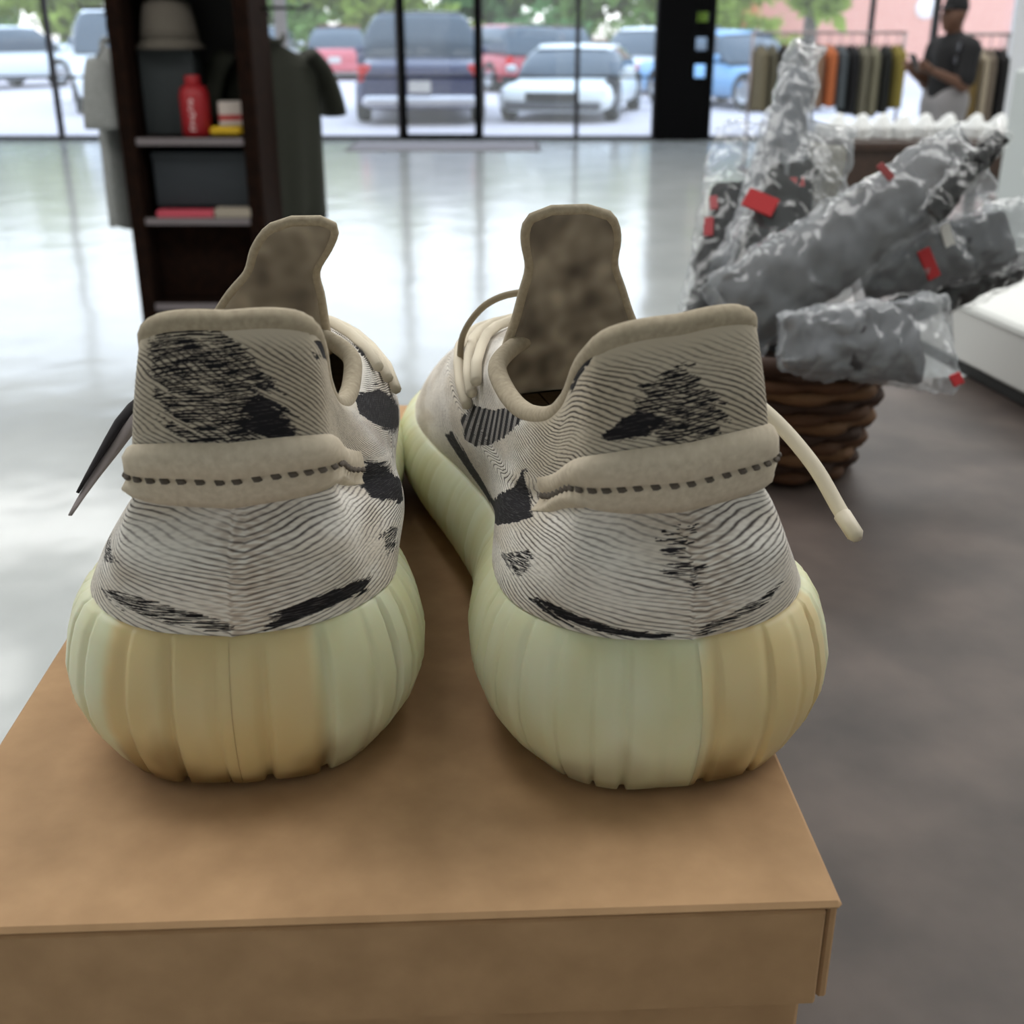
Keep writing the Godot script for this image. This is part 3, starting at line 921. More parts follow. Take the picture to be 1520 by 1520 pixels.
	var shorts := [[Vector3(-0.06, 0.92, 0.01), Vector3(0.06, 0.92, 0.01), 0.135, 0.135], [Vector3(-0.085, 0.86, 0), Vector3(-0.105, 0.56, -0.015), 0.112, 0.105], [Vector3(0.085, 0.86, 0), Vector3(0.105, 0.56, 0.0), 0.112, 0.105]]
	obj("grey_shorts", blob(shorts, 0.014, 0.012), mat(c255(128, 126, 128), 0.95), t)
	obj("cap", blob([[Vector3(0, 1.575, 0.0), Vector3(0, 1.59, 0.0), 0.092, 0.085]], 0.01, 0.006), black, t)
	obj("cap_peak", puff(Vector3(0, 1.565, -0.06), Vector3(0, 1.55, -0.17), Vector3(0, 1, 0.1), 0.15, 0.12, 0.02, 0.0, 0.0, 16, 20), black, t)
	for s in [-1.0, 1.0]:
		obj("shoe", blob([[Vector3(s * 0.11, 0.05, 0.05 + s * 0.015), Vector3(s * 0.12, 0.04, -0.13 + s * 0.02), 0.05, 0.04]], 0.008, 0.006), mat(c255(40, 40, 42), 0.8), t)
	var p := obj("phone", box(Vector3(0.075, 0.15, 0.010), 0.003), mat(c255(24, 24, 26), 0.2), null)
	tag(p, "black phone held up in both hands of the shopper", "phone")
	p.transform = t.transform * Transform3D(Basis(Vector3.RIGHT, -0.6), Vector3(-0.02, 1.19, -0.315))

# ------------------------------------------------------------------ the shelf tower
func shelf_tower() -> void:
	var x0 := -1.415
	var x1 := -0.915
	var w := x1 - x0
	var t := thing("display_shelf", "tall dark brown wooden display shelf with a shirt hung on each side", "shelf", Vector3((x0 + x1) / 2, 0, -4.6))
	var wood := mottled(c255(36, 20, 12), c255(18, 10, 7), 0.9, 0.02, 2.0, 71)
	wood.metallic_specular = 0.2
	for s in [-1.0, 1.0]: obj("side_panel", box(Vector3(0.055, 2.1, 0.36), 0.006), wood, t, Vector3(s * (w / 2 - 0.028), 1.05, 0))
	obj("back_panel", box(Vector3(w - 0.11, 2.08, 0.02), 0.003), mat(c255(18, 16, 16), 0.7), t, Vector3(0, 1.05, -0.17))
	var steel := mat(c255(112, 104, 106), 0.4)
	for y in [0.10, 0.455, 0.775, 1.058, 1.62, 2.08]:
		var b := obj("shelf_board", box(Vector3(w - 0.112, 0.026, 0.34), 0.004), wood, t, Vector3(0, y, 0.0))
		obj("front_strip", box(Vector3(w - 0.112, 0.026, 0.008), 0.002), steel, b, Vector3(0, 0, 0.174))
	for y in [0.28, 0.62]: obj("inner_panel", box(Vector3(w - 0.114, 0.30, 0.02), 0.003), wood, t, Vector3(0, y, 0.06))
	for s in [-1.0, 1.0]: obj("hook", tube([Vector3(s * w / 2, 1.505, -0.06), Vector3(s * (w / 2 + 0.16), 1.505, -0.06), Vector3(s * (w / 2 + 0.17), 1.52, -0.06)], [0.006], 8), mat(c255(60, 60, 62), 0.4, 0.7), t)
	var up := 1.071
	var dk := thing("box", "dark grey display box standing on the shelf behind the red bottle", "box", Vector3(x0 + 0.165, up, -4.60))
	obj("body", box(Vector3(0.20, 0.30, 0.14), 0.006), mat(c255(36, 42, 44), 0.7), dk)
	dk.get_child(0).position = Vector3(0, 0.15, 0)
	obj("lid_edge", box(Vector3(0.202, 0.012, 0.142), 0.004), mat(c255(40, 44, 46), 0.6), dk, Vector3(0, 0.29, 0))
	var hat := thing("hat", "pale beige woven bucket hat resting on the dark display box", "hat", Vector3(x0 + 0.175, up + 0.297, -4.58))
	obj("crown", lathe([Vector2(0.0, 0.17), Vector2(0.05, 0.168), Vector2(0.085, 0.15), Vector2(0.098, 0.08), Vector2(0.102, 0.03), Vector2(0.125, 0.003), Vector2(0.121, 0.0), Vector2(0.095, 0.025), Vector2(0.0, 0.025)], 40), mottled(c255(112, 105, 95), c255(70, 65, 58), 0.95, 0.05, 10.0, 72), hat)
	obj("band", lathe([Vector2(0.1015, 0.035), Vector2(0.104, 0.036), Vector2(0.1015, 0.06), Vector2(0.099, 0.06)], 40), mat(c255(80, 74, 66), 0.95), hat)
	var bot := thing("bottle", "red drinks bottle with white upright lettering on the shelf", "bottle", Vector3(x0 + 0.262, up, -4.50))
	obj("bottle_body", lathe([Vector2(0.0, 0.0), Vector2(0.046, 0.0), Vector2(0.052, 0.006), Vector2(0.053, 0.14), Vector2(0.045, 0.168), Vector2(0.030, 0.178), Vector2(0.0, 0.178)], 32), mat(c255(150, 22, 30), 0.5), bot)
	obj("cap", lathe([Vector2(0.0, 0.176), Vector2(0.026, 0.176), Vector2(0.028, 0.180), Vector2(0.028, 0.204), Vector2(0.024, 0.210), Vector2(0.0, 0.210)], 28), mat(c255(150, 22, 30), 0.4), bot)
	var lt := new_st()
	for k in 7:
		var y := 0.025 + k * 0.0165
		bb(lt, Vector3(0.020 - 0.005 * (k % 3), 0.0045, 0.0016), Vector3(0.002 * (k % 2), y, 0.0535), 0.0004)
		bb(lt, Vector3(0.0045, 0.010, 0.0016), Vector3(-0.008 + 0.005 * (k % 4), y + 0.006, 0.0535), 0.0004)
	lt.generate_normals()
	obj("white_lettering", lt.commit(), mat(c255(220, 190, 190), 0.5), bot)
	var pk := thing("carton", "small white carton with a red band at the shelf's inner corner", "carton", Vector3(x0 + 0.385, up + 0.035, -4.52), 0.25)
	obj("carton_body", box(Vector3(0.085, 0.085, 0.05), 0.004), mat(c255(196, 184, 176), 0.6), pk, Vector3(0, 0.0425, 0))
	obj("red_band", box(Vector3(0.0865, 0.024, 0.0515), 0.003), mat(c255(170, 50, 50), 0.6), pk, Vector3(0, 0.03, 0))
	var yl := thing("packet", "flat yellow packet lying under the small white carton", "packet", Vector3(x0 + 0.375, up, -4.51), -0.1)
	obj("packet_body", box(Vector3(0.125, 0.033, 0.09), 0.012), mat(c255(206, 168, 30), 0.5), yl, Vector3(0, 0.0175, 0))
	obj("seal", box(Vector3(0.008, 0.012, 0.088), 0.003), mat(c255(180, 140, 26), 0.5), yl, Vector3(0.063, 0.017, 0))
	var d2 := thing("box", "wide blue-black box filling the lower shelf", "box", Vector3(x0 + 0.26, 0.788, -4.58))
	obj("body", box(Vector3(0.35, 0.20, 0.18), 0.006), mat(c255(30, 36, 42), 0.6), d2, Vector3(0, 0.13, 0))
	obj("lid", box(Vector3(0.356, 0.03, 0.186), 0.005), mat(c255(36, 42, 48), 0.6), d2, Vector3(0, 0.215, 0))
	for k in 2: obj("foot", box(Vector3(0.03, 0.032, 0.1), 0.004), mat(c255(20, 22, 26), 0.6), d2, Vector3(-0.15 + 0.3 * k, 0.016, 0))
	tag(obj("book", box(Vector3(0.21, 0.026, 0.06), 0.004), mat(c255(180, 66, 82), 0.6), null, Vector3(x0 + 0.205, 0.788 + 0.0135, -4.452)), "thin pink book lying at the front of the lower shelf", "book")
	tag(obj("paper_stack", box(Vector3(0.16, 0.034, 0.06), 0.004), mat(c255(150, 140, 126), 0.8), null, Vector3(x0 + 0.395, 0.788 + 0.0175, -4.452)), "short beige paper stack beside the pink book", "papers")
	tee("shirt", "light grey tee hanging from the hook on the shelf's window side", Vector3(x0 - 0.075, 1.40, -4.66), deg_to_rad(92.0), 0.34, 0.66, c255(148, 150, 148), 1.0, 0.62)
	tee("shirt", "dark olive tee hanging beside the red bottle's shelf tower", Vector3(x1 - 0.03, 1.41, -4.86), deg_to_rad(40.0), 0.44, 0.70, c255(40, 42, 32), 2.0, 0.85)

# ------------------------------------------------------------------ the scene
const BOX_TOP := 1.275
const COUNTER_TOP := 1.16
const WIN_Z := -16.7

func _ready() -> void:
	rng.seed = 11
	noise.seed = 5
	noise.frequency = 1.0
	var cam := Camera3D.new()
	cam.name = "camera"
	add_child(cam)
	cam.position = Vector3(0, 1.45, 0)
	cam.rotation_degrees = Vector3(-22.6, 0, 0)
	cam.near = 0.02
	cam.far = 300.0
	cam.fov = 47.21
	var ca := CameraAttributesPhysical.new()
	ca.frustum_focal_length = 27.46
	ca.frustum_near = 0.02
	ca.frustum_far = 300.0
	ca.frustum_focus_distance = 0.32
	ca.exposure_aperture = 14.0
	cam.attributes = ca
	var we := WorldEnvironment.new()
	we.name = "world_environment"
	var e := Environment.new()
	e.background_mode = Environment.BG_SKY
	var sky := Sky.new()
	var psm := ProceduralSkyMaterial.new()
	psm.sky_top_color = Color(0.80, 0.88, 0.98)
	psm.sky_horizon_color = Color(0.95, 0.96, 0.97)
	psm.ground_horizon_color = Color(0.75, 0.75, 0.74)
	psm.ground_bottom_color = Color(0.5, 0.5, 0.5)
	sky.sky_material = psm
	e.sky = sky
	e.background_energy_multiplier = 3.2
	e.tonemap_mode = Environment.TONE_MAPPER_LINEAR
	e.tonemap_exposure = 1.0
	e.sdfgi_enabled = true
	e.ssao_enabled = true
	e.ssil_enabled = true
	we.environment = e
	add_child(we)
	ceiling_lights()
	room()
	counter_and_box()
	shoes()
	laces()
	background()

func ceiling_lights() -> void:
	var n := 0
	var proto: Node3D = null
	for z in [-1.5, -5.2, -9.0, -12.8]:
		for x in [-6.0, -2.0, 2.0, 6.0]:
			var t := thing("ceiling_light", "large white ceiling light panel hanging above the shop floor", "ceiling light", Vector3(x, 4.12, z), 0.0, "ceiling light panels")
			obj("housing", box(Vector3(3.1, 0.08, 1.6), 0.01), mat(c255(225, 225, 225), 0.5), t)
			var glow := mat(c255(250, 250, 245), 0.5).duplicate() as StandardMaterial3D
			glow.emission_enabled = true
			glow.emission = Color(1, 0.98, 0.95)
			glow.emission_energy_multiplier = 0.4
			obj("diffuser", box(Vector3(3.0, 0.01, 1.5), 0.002), glow, t, Vector3(0, -0.044, 0))
			var l := AreaLight3D.new()
			l.name = "panel_light"
			l.area_size = Vector2(3.0, 1.5)
			l.light_energy = 5.9
			l.light_color = Color(1.0, 0.995, 0.985)
			l.area_range = 30.0
			l.area_attenuation = 2.0
			l.shadow_enabled = true
			l.rotation_degrees = Vector3(-90, 0, 0)
			l.position = Vector3(0, -0.06, 0)
			t.add_child(l, true)
			n += 1

func slab(called: String, lo: Vector3, hi: Vector3, m: Material, label: String, category: String) -> MeshInstance3D:
	return struct(called, box(hi - lo, 0.004), m, label, category, (lo + hi) / 2.0)

func room() -> void:
	var fl := mottled(c255(164, 168, 168), c255(180, 184, 184), 0.14, 0.01, 0.25, 21, 4, true)
	fl.normal_enabled = true
	fl.normal_texture = noise_tex(0.012, Color.BLACK, Color.WHITE, 33, 512, 3, true)
	fl.normal_scale = 0.09
	slab("floor", Vector3(-9.2, -0.15, WIN_Z - 0.1), Vector3(9.2, 0, 3.2), fl, "polished pale grey concrete shop floor mirroring the windows", "floor")
	var white := mat(c255(222, 222, 218), 0.85)
	slab("ceiling", Vector3(-9.2, 4.3, WIN_Z - 0.1), Vector3(9.2, 4.5, 3.2), white, "white shop ceiling with light panels", "ceiling")
	slab("wall_left", Vector3(-9.2, 0, WIN_Z - 0.1), Vector3(-9.0, 4.3, 3.2), white, "plain white shop wall at the end of the windows", "wall")
	slab("wall_right", Vector3(9.0, 0, WIN_Z - 0.1), Vector3(9.2, 4.3, 3.2), white, "plain white shop wall past the clothes rails", "wall")
	slab("wall_rear", Vector3(-9.0, 0, 3.0), Vector3(9.0, 4.3, 3.2), white, "plain white shop wall facing the windows", "wall")
	slab("wall_front", Vector3(-9.0, 3.5, WIN_Z - 0.1), Vector3(9.0, 4.3, WIN_Z + 0.1), white, "white wall strip above the shop windows", "wall")
	slab("ground", Vector3(-60, -0.2, -130), Vector3(60, -0.02, WIN_Z - 0.1), mottled(c255(196, 190, 194), c255(208, 202, 205), 0.9, 0.02, 0.3, 3, 4, true), "pale parking lot paving outside the windows", "ground")

func counter_and_box() -> void:
	var t := thing("counter", "dark brown mottled shop counter under the cardboard box", "counter", Vector3(-0.197, 0, -0.91), deg_to_rad(10.0))
	var top := mottled(c255(54, 46, 43), c255(98, 86, 80), 0.5, 0.012, 1.6, 14, 5)
	obj("worktop", box(Vector3(1.9, 0.04, 0.95), 0.004), top, t, Vector3(0.95, COUNTER_TOP - 0.02, 0.475))
	obj("base", box(Vector3(1.8, COUNTER_TOP - 0.04, 0.85), 0.006), mat(c255(60, 50, 44), 0.6), t, Vector3(0.97, (COUNTER_TOP - 0.04) / 2, 0.475))
	# the shoe box
	var b := thing("cardboard_box", "plain brown cardboard shoe box with both sneakers on its lid", "box", Vector3(-0.0386, COUNTER_TOP, -0.378), deg_to_rad(2.6))
	var card := mottled(c255(176, 140, 102), c255(196, 158, 118), 0.8, 0.02, 5.0, 31, 5)
	var w := 0.204
	var d := 0.364
	var hgt := BOX_TOP - COUNTER_TOP
	obj("body", box(Vector3(w - 0.010, hgt - 0.003, d - 0.010), 0.001), card, b, Vector3(0, (hgt - 0.003) / 2, 0))
	var lid_h := 0.0272
	obj("lid", box(Vector3(w, 0.0022, d), 0.0010), card, b, Vector3(0, hgt - 0.0011, 0))
	obj("lid_side", box(Vector3(0.0022, lid_h, d - 0.004), 0.0006), card, b, Vector3(-w / 2 + 0.0012, hgt - lid_h / 2 - 0.0015, 0))
	obj("lid_side", box(Vector3(0.0022, lid_h, d - 0.004), 0.0006), card, b, Vector3(w / 2 - 0.0014, hgt - lid_h / 2 - 0.0015, 0))
	obj("lid_end", box(Vector3(w - 0.004, lid_h - 0.0005, 0.0022), 0.0006), card, b, Vector3(-0.0014, hgt - lid_h / 2 - 0.0018, d / 2 - 0.0012))
	obj("lid_end", box(Vector3(w - 0.006, lid_h, 0.0022), 0.0006), card, b, Vector3(0, hgt - lid_h / 2 - 0.0015, -d / 2 + 0.0012))

var shoe_left: Node3D
var shoe_right: Node3D

func shoes() -> void:
	shoe_left = make_shoe("sneaker", "cream zebra knit sneaker, its heel pleated and yellowed in the middle, tongue leaning", Vector3(-0.0655, BOX_TOP, -0.2345), deg_to_rad(5.5), 1.0, {
		"seed": 3, "slope": 2.2, "amp": 1.0, "tilt": 0.0, "flare": 1.0, "tab": [-0.20, 0.20], "tab_t": 0.555, "tab_tilt": 0.10, "tab_h": 0.095, "pleats": [0.030, 0.15], "yellow": [-0.075, 0.045],
		"lean": 0.0062, "side": 0.011, "tongue_lean": 0.0175, "tongue_h": 0.1245, "tongue_w": 0.64, "patches": [[1, [Vector2(-0.114, 0.087), Vector2(-0.078, 0.120), Vector2(-0.036, 0.127), Vector2(-0.017, 0.086), Vector2(-0.004, 0.015), Vector2(-0.020, 0.013), Vector2(-0.052, 0.051), Vector2(-0.091, 0.073)]], [0, [Vector2(0.013, 0.013), Vector2(0.027, 0.076), Vector2(0.057, 0.113), Vector2(0.102, 0.085), Vector2(0.111, 0.047), Vector2(0.068, 0.049), Vector2(0.036, 0.029), Vector2(0.017, 0.002)]], [1, [Vector2(-0.182, 0.225), Vector2(-0.175, 0.273), Vector2(-0.086, 0.225), Vector2(-0.130, 0.176)]], [0, [Vector2(0.022, 0.833), Vector2(0.031, 0.782), Vector2(0.056, 0.672), Vector2(0.045, 0.647), Vector2(0.017, 0.651), Vector2(0.016, 0.723)]], [1, [Vector2(-0.064, 0.989), Vector2(-0.003, 0.960), Vector2(0.022, 0.839), Vector2(0.017, 0.650), Vector2(-0.023, 0.639), Vector2(-0.046, 0.725)]], [0, [Vector2(0.204, 0.628), Vector2(0.270, 0.549), Vector2(0.289, 0.396), Vector2(0.258, 0.292), Vector2(0.188, 0.408)]], [0, [Vector2(0.335, 0.994), Vector2(0.460, 0.810), Vector2(0.511, 0.506), Vector2(0.470, 0.407), Vector2(0.353, 0.683), Vector2(0.292, 0.899)]], [1, [Vector2(0.165, 0.235), Vector2(0.206, 0.196), Vector2(0.191, 0.095), Vector2(0.154, 0.138)]], [0, [Vector2(0.080, 0.956), Vector2(0.113, 0.991), Vector2(0.125, 0.958), Vector2(0.087, 0.906)]], [0, [Vector2(0.725, 0.743), Vector2(0.698, 0.736), Vector2(0.654, 0.644), Vector2(0.527, 0.946)]]]})
	shoe_right = make_shoe("sneaker", "cream zebra knit sneaker with a loose lace end reaching over the counter", Vector3(0.0445, BOX_TOP, -0.2335), deg_to_rad(12.3), -1.0, {
		"seed": 19, "slope": 1.7, "amp": 0.5, "tilt": 0.12, "flare": 0.3, "tab": [-0.20, 0.19], "tab_t": 0.562, "tab_tilt": 0.16, "tab_h": 0.10, "pleats": [0.026, 0.4], "yellow": [0.005, 0.105],
		"lean": -0.0085, "side": 0.003, "tongue_lean": -0.0085, "tongue_h": 0.1285, "tongue_w": 0.82, "patches": [[0, [Vector2(-0.132, 0.066), Vector2(-0.092, 0.079), Vector2(-0.056, 0.054), Vector2(-0.009, 0.022), Vector2(-0.017, 0.006), Vector2(-0.054, 0.012), Vector2(-0.099, 0.034)]], [1, [Vector2(0.008, 0.038), Vector2(0.031, 0.089), Vector2(0.070, 0.133), Vector2(0.061, 0.082), Vector2(0.031, 0.051), Vector2(0.015, 0.008)]], [1, [Vector2(-0.221, 0.153), Vector2(-0.155, 0.264), Vector2(-0.142, 0.182), Vector2(-0.166, 0.114)]], [0, [Vector2(-0.390, 0.079), Vector2(-0.239, 0.673), Vector2(-0.226, 0.501), Vector2(-0.189, 0.404), Vector2(-0.302, 0.177), Vector2(-0.321, 0.144)]], [3, [Vector2(-0.525, 0.435), Vector2(-0.509, 0.644), Vector2(-0.334, 0.995), Vector2(-0.273, 0.981), Vector2(-0.456, 0.421), Vector2(-0.494, 0.356)]], [0, [Vector2(-0.062, 0.713), Vector2(-0.039, 0.782), Vector2(-0.021, 0.763), Vector2(-0.026, 0.693), Vector2(-0.057, 0.699)]], [1, [Vector2(-0.036, 0.851), Vector2(-0.001, 0.899), Vector2(0.027, 0.753), Vector2(0.025, 0.657), Vector2(-0.018, 0.674), Vector2(-0.036, 0.775)]], [0, [Vector2(-0.133, 0.985), Vector2(-0.101, 0.995), Vector2(-0.080, 0.991), Vector2(-0.091, 0.948), Vector2(-0.119, 0.926)]], [0, [Vector2(-0.554, 0.189), Vector2(-0.534, 0.294), Vector2(-0.366, 0.181), Vector2(-0.383, 0.054)]], [2, [Vector2(-0.014, 0.360), Vector2(0.007, 0.353), Vector2(0.009, 0.195), Vector2(-0.008, 0.176)]]]})

func laces() -> void:
	var cream := mat(c255(226, 216, 196), 0.9)
	var r := shoe_right.transform.affine_inverse()
	var pts := []
	for p in [Vector3(0.050, 1.345, -0.372), Vector3(0.060, 1.352, -0.360), Vector3(0.068, 1.3475, -0.347), Vector3(0.080, 1.339, -0.338), Vector3(0.090, 1.3285, -0.328), Vector3(0.0965, 1.3180, -0.319), Vector3(0.0995, 1.3135, -0.3125)]: pts.append(r * p)
	obj("lace", tube(spline(pts, 30), [0.0023], 10), cream, shoe_right)
	obj("lace_tip", tube([r * Vector3(0.0970, 1.3170, -0.3178), r * Vector3(0.0998, 1.3130, -0.3118), r * Vector3(0.1002, 1.3122, -0.3105)], [0.0026, 0.0025, 0.0015], 10), mat(c255(214, 204, 184), 0.4), shoe_right)
	pts = []
	for p in [Vector3(0.006, 1.374, -0.360), Vector3(-0.003, 1.3715, -0.364), Vector3(-0.010, 1.3665, -0.368), Vector3(-0.0158, 1.357, -0.374), Vector3(-0.0170, 1.347, -0.376), Vector3(-0.0150, 1.338, -0.374), Vector3(-0.006, 1.334, -0.370)]: pts.append(r * p)
	obj("lace_loop", tube(spline(pts, 30), [0.0011], 8), mat(c255(150, 138, 116), 0.9), shoe_right)
	for sh in [[shoe_left, 1.0, 0.0062, 0.011], [shoe_right, -1.0, -0.0085, 0.003]]:
		lean_x = sh[2]
		side_out = sh[3]
		tilt = 0.0
		for k in 3:
			var t := 0.86 - 0.10 * k
			var path := []
			for j in 15:
				var s := 0.50 + 0.5 * j / 7.0
				if s > 1.0: s -= 2.0
				path.append(upper_point(s, t + 0.03 * sin(j * 0.45), sh[1]) + upper_normal(s, t, sh[1]) * 0.0022)
			obj("lace", tube(path, [0.0017], 8), cream, sh[0])
	var l := shoe_left.transform.affine_inverse()
	pts = []
	for p in [Vector3(-0.088, 1.362, -0.296), Vector3(-0.096, 1.358, -0.288), Vector3(-0.1025, 1.349, -0.281), Vector3(-0.107, 1.342, -0.273), Vector3(-0.1092, 1.338, -0.267)]: pts.append(l * p)
	obj("lace", tube(spline(pts, 16), [0.0052, 0.0054, 0.0052, 0.005, 0.0046, 0.0042, 0.0038, 0.0034, 0.003, 0.0026, 0.0022, 0.0018, 0.0015, 0.0012, 0.001, 0.0007], 10, 0.4), mat(c255(140, 132, 132), 0.9), shoe_left)
	pts = []
	for p in [Vector3(-0.090, 1.3635, -0.294), Vector3(-0.0985, 1.358, -0.287), Vector3(-0.1040, 1.350, -0.280), Vector3(-0.1085, 1.342, -0.272)]: pts.append(l * p)
	obj("lace_edge", tube(spline(pts, 8), [0.0022, 0.0026, 0.0024, 0.002, 0.0016, 0.0012, 0.0009, 0.0006], 8, 0.6), mat(c255(30, 26, 30), 0.9), shoe_left)

func window_unit(n: int, x0: float, x1: float, frame: Material, wide: float, rail: bool) -> void:
	var t := thing("window_%d" % n, "tall clear shop window in a dark frame, pane %d from the left wall" % n, "window", Vector3((x0 + x1) / 2, 0, WIN_Z))
	t.set_meta("kind", "structure")
	var w := x1 - x0
	obj("pane", box(Vector3(w - wide, 3.46, 0.008), 0.001), glassy(c255(235, 240, 242), 0.06, 0.0), t, Vector3(0, 1.75, 0))
	for s in [-1.0, 1.0]: obj("frame", box(Vector3(wide / 2, 3.5, 0.08), 0.004), frame, t, Vector3(s * (w / 2 - wide / 4), 1.75, 0))
	obj("sill", box(Vector3(w, 0.05, 0.10), 0.004), frame, t, Vector3(0, 0.025, 0))
	obj("head", box(Vector3(w, 0.05, 0.10), 0.004), frame, t, Vector3(0, 3.47, 0))
	if rail: obj("rail", box(Vector3(w, 0.028, 0.05), 0.004), frame, t, Vector3(0, 0.80, 0))

func background() -> void:
	# windows, door and pillar
	var dark := mat(c255(38, 36, 40), 0.5)
	var black := mat(c255(5, 5, 6), 0.8)
	black.metallic_specular = 0.2
	var grey := mat(c255(150, 148, 152), 0.5)
	window_unit(1, -9.0, -6.13, dark, 0.06, true)
	window_unit(2, -6.13, -3.04, dark, 0.08, true)
	window_unit(3, -3.04, -1.50, dark, 0.08, true)
	window_unit(4, -0.42, 0.87, dark, 0.06, true)
	window_unit(5, 0.87, 1.92, dark, 0.06, true)
	window_unit(6, 2.66, 4.72, dark, 0.05, false)
	window_unit(7, 4.72, 5.56, dark, 0.07, false)
	window_unit(8, 5.56, 6.72, dark, 0.10, false)
	window_unit(9, 6.72, 9.0, dark, 0.10, false)
	var d := thing("door_1", "black framed glass shop door behind the grey floor mat", "door", Vector3(-0.96, 0, WIN_Z))
	d.set_meta("kind", "structure")
	obj("pane", box(Vector3(0.96, 3.4, 0.010), 0.001), glassy(c255(235, 240, 242), 0.06, 0.0), d, Vector3(0, 1.74, 0))
	for s in [-1.0, 1.0]: obj("stile", box(Vector3(0.085, 3.5, 0.10), 0.006), black, d, Vector3(s * 0.50, 1.75, 0))
	obj("bottom_rail", box(Vector3(1.08, 0.07, 0.10), 0.006), black, d, Vector3(0, 0.035, 0))
	obj("push_bar", box(Vector3(0.94, 0.03, 0.06), 0.008), black, d, Vector3(0, 0.80, 0.03))
	var post := thing("trim_1", "pale grey slim window post by the dark olive tee", "post", Vector3(-3.02, 0, WIN_Z + 0.12))
	post.set_meta("kind", "structure")
	obj("post", box(Vector3(0.15, 3.5, 0.10), 0.01), grey, post, Vector3(0, 1.75, 0))
	var wp := thing("trim_2", "white window post right of the shopper", "post", Vector3(6.66, 0, WIN_Z + 0.14))
	wp.set_meta("kind", "structure")
	obj("post", box(Vector3(0.26, 3.5, 0.12), 0.02), mat(c255(226, 226, 228), 0.6), wp, Vector3(0, 1.75, 0))
	var bp := thing("pillar", "broad black pillar with small see-through slots between the shop windows", "pillar", Vector3(2.29, 0, WIN_Z))
	bp.set_meta("kind", "structure")
	obj("upright", box(Vector3(0.50, 3.5, 0.24), 0.01), black, bp, Vector3(-0.12, 1.75, 0))
	obj("upright", box(Vector3(0.07, 3.5, 0.24), 0.01), black, bp, Vector3(0.335, 1.75, 0))
	var y := 0.0
	for sl in [[0.79, 0.17], [1.13, 0.16], [1.48, 0.12]]:
		obj("infill", box(Vector3(0.19, sl[0] - y, 0.22), 0.006), black, bp, Vector3(0.21, (sl[0] + y) / 2, 0))
		y = sl[0] + sl[1]
	obj("infill", box(Vector3(0.19, 3.5 - y, 0.22), 0.006), black, bp, Vector3(0.21, (3.5 + y) / 2, 0))
	var mt := thing("door_mat", "flat grey mat on the floor in front of the glass door", "mat", Vector3(-0.86, 0, -15.7))
	obj("pile", box(Vector3(2.34, 0.014, 1.1), 0.004), mottled(c255(150, 146, 150), c255(118, 114, 118), 0.95, 0.08, 3.0, 81), mt, Vector3(0, 0.008, 0))
	obj("border", box(Vector3(2.44, 0.006, 1.2), 0.002), mat(c255(84, 78, 76), 0.8), mt, Vector3(0, 0.004, 0))
	# parking lot
	car("white pickup truck facing the windows beside the grey tee", Vector3(-7.4, -0.02, -24.0), PI + 0.35, "pickup", 5.4, 2.0, 1.72, c255(226, 234, 238))
	car("dark navy pickup truck parked tail to the glass door", Vector3(-1.58, -0.02, -21.8), 0.06, "pickup", 5.2, 2.05, 1.66, c255(30, 40, 84))
	car("white low sports car facing the windows left of the black pillar", Vector3(1.12, -0.02, -21.9), PI - 0.22, "sedan", 4.5, 1.92, 1.14, c255(232, 240, 240))
	car("pale silver car half hidden behind the black pillar", Vector3(3.2, -0.02, -29.8), PI - 0.3, "sedan", 4.5, 1.85, 1.40, c255(220, 226, 230))
	car("light blue car just right of the black pillar", Vector3(4.3, -0.02, -24.2), PI + 0.5, "sedan", 4.4, 1.8, 1.36, c255(112, 164, 206))
	car("red hatchback parked behind the navy pickup, nearest the sports car", Vector3(-0.35, -0.02, -30.5), 0.5, "suv", 4.0, 1.75, 1.45, c255(176, 52, 64))
	car("silver car at the far left edge in front of the red one", Vector3(-12.9, -0.02, -31.0), PI - 0.5, "sedan", 4.5, 1.8, 1.42, c255(214, 222, 224))
	car("red car at the far left edge of the parking lot", Vector3(-15.4, -0.02, -33.5), PI, "sedan", 4.4, 1.8, 1.42, c255(196, 62, 78))
	var far := [[-7.3, c255(222, 224, 228), "white"], [-5.1, c255(196, 92, 100), "faded red"], [-2.9, c255(206, 210, 216), "silver"], [-9.6, c255(186, 190, 200), "grey"], [-12.0, c255(200, 120, 122), "pink red"], [-0.7, c255(214, 216, 220), "pale grey"], [1.4, c255(150, 60, 66), "deep red"], [5.4, c255(206, 212, 218), "light silver"], [-17.2, c255(120, 130, 150), "slate blue"]]
	for f in far:
		car("distant %s car in the back row of the parking lot" % f[2], Vector3(f[0], -0.02, -37.5), 0.05, "sedan", 4.4, 1.8, 1.42, f[1], true, "cars in the back row")
	# planting and the brick building
	var xs := [-19.0, -15.0, -11.5, -8.0, -4.5, -1.0, 2.6, 6.0]
	for k in xs.size():
		tree(["broad green tree standing over the left of the parking lot", "yellow-green tree behind the white pickup", "dense green tree behind the display shelf", "green tree behind the back row of cars left of the door", "bright green tree behind the navy pickup", "olive green tree over the glass door", "yellow-green tree behind the sports car", "green tree hiding the building corner"][k], Vector3(xs[k], -0.02, -44.0 + 2.0 * sin(k * 2.1)), 3.2, 2.6, 2.5, k, 4200)
		bush("low %s bush under the parking lot trees" % ["round green", "yellow-green", "dark green", "wide green", "bright green", "ragged green", "leafy olive", "small green"][k], Vector3(xs[k] + 1.7, -0.02, -41.6), 1.9, 2.2, k)
	tree("near yellow-green tree hanging over the clothes rail", Vector3(7.0, -0.02, -30.0), 2.9, 1.9, 1.35, 1, 3000)
	var b := thing("building", "long salmon pink building across the parking lot", "building", Vector3(20.0, -0.02, -50.0))
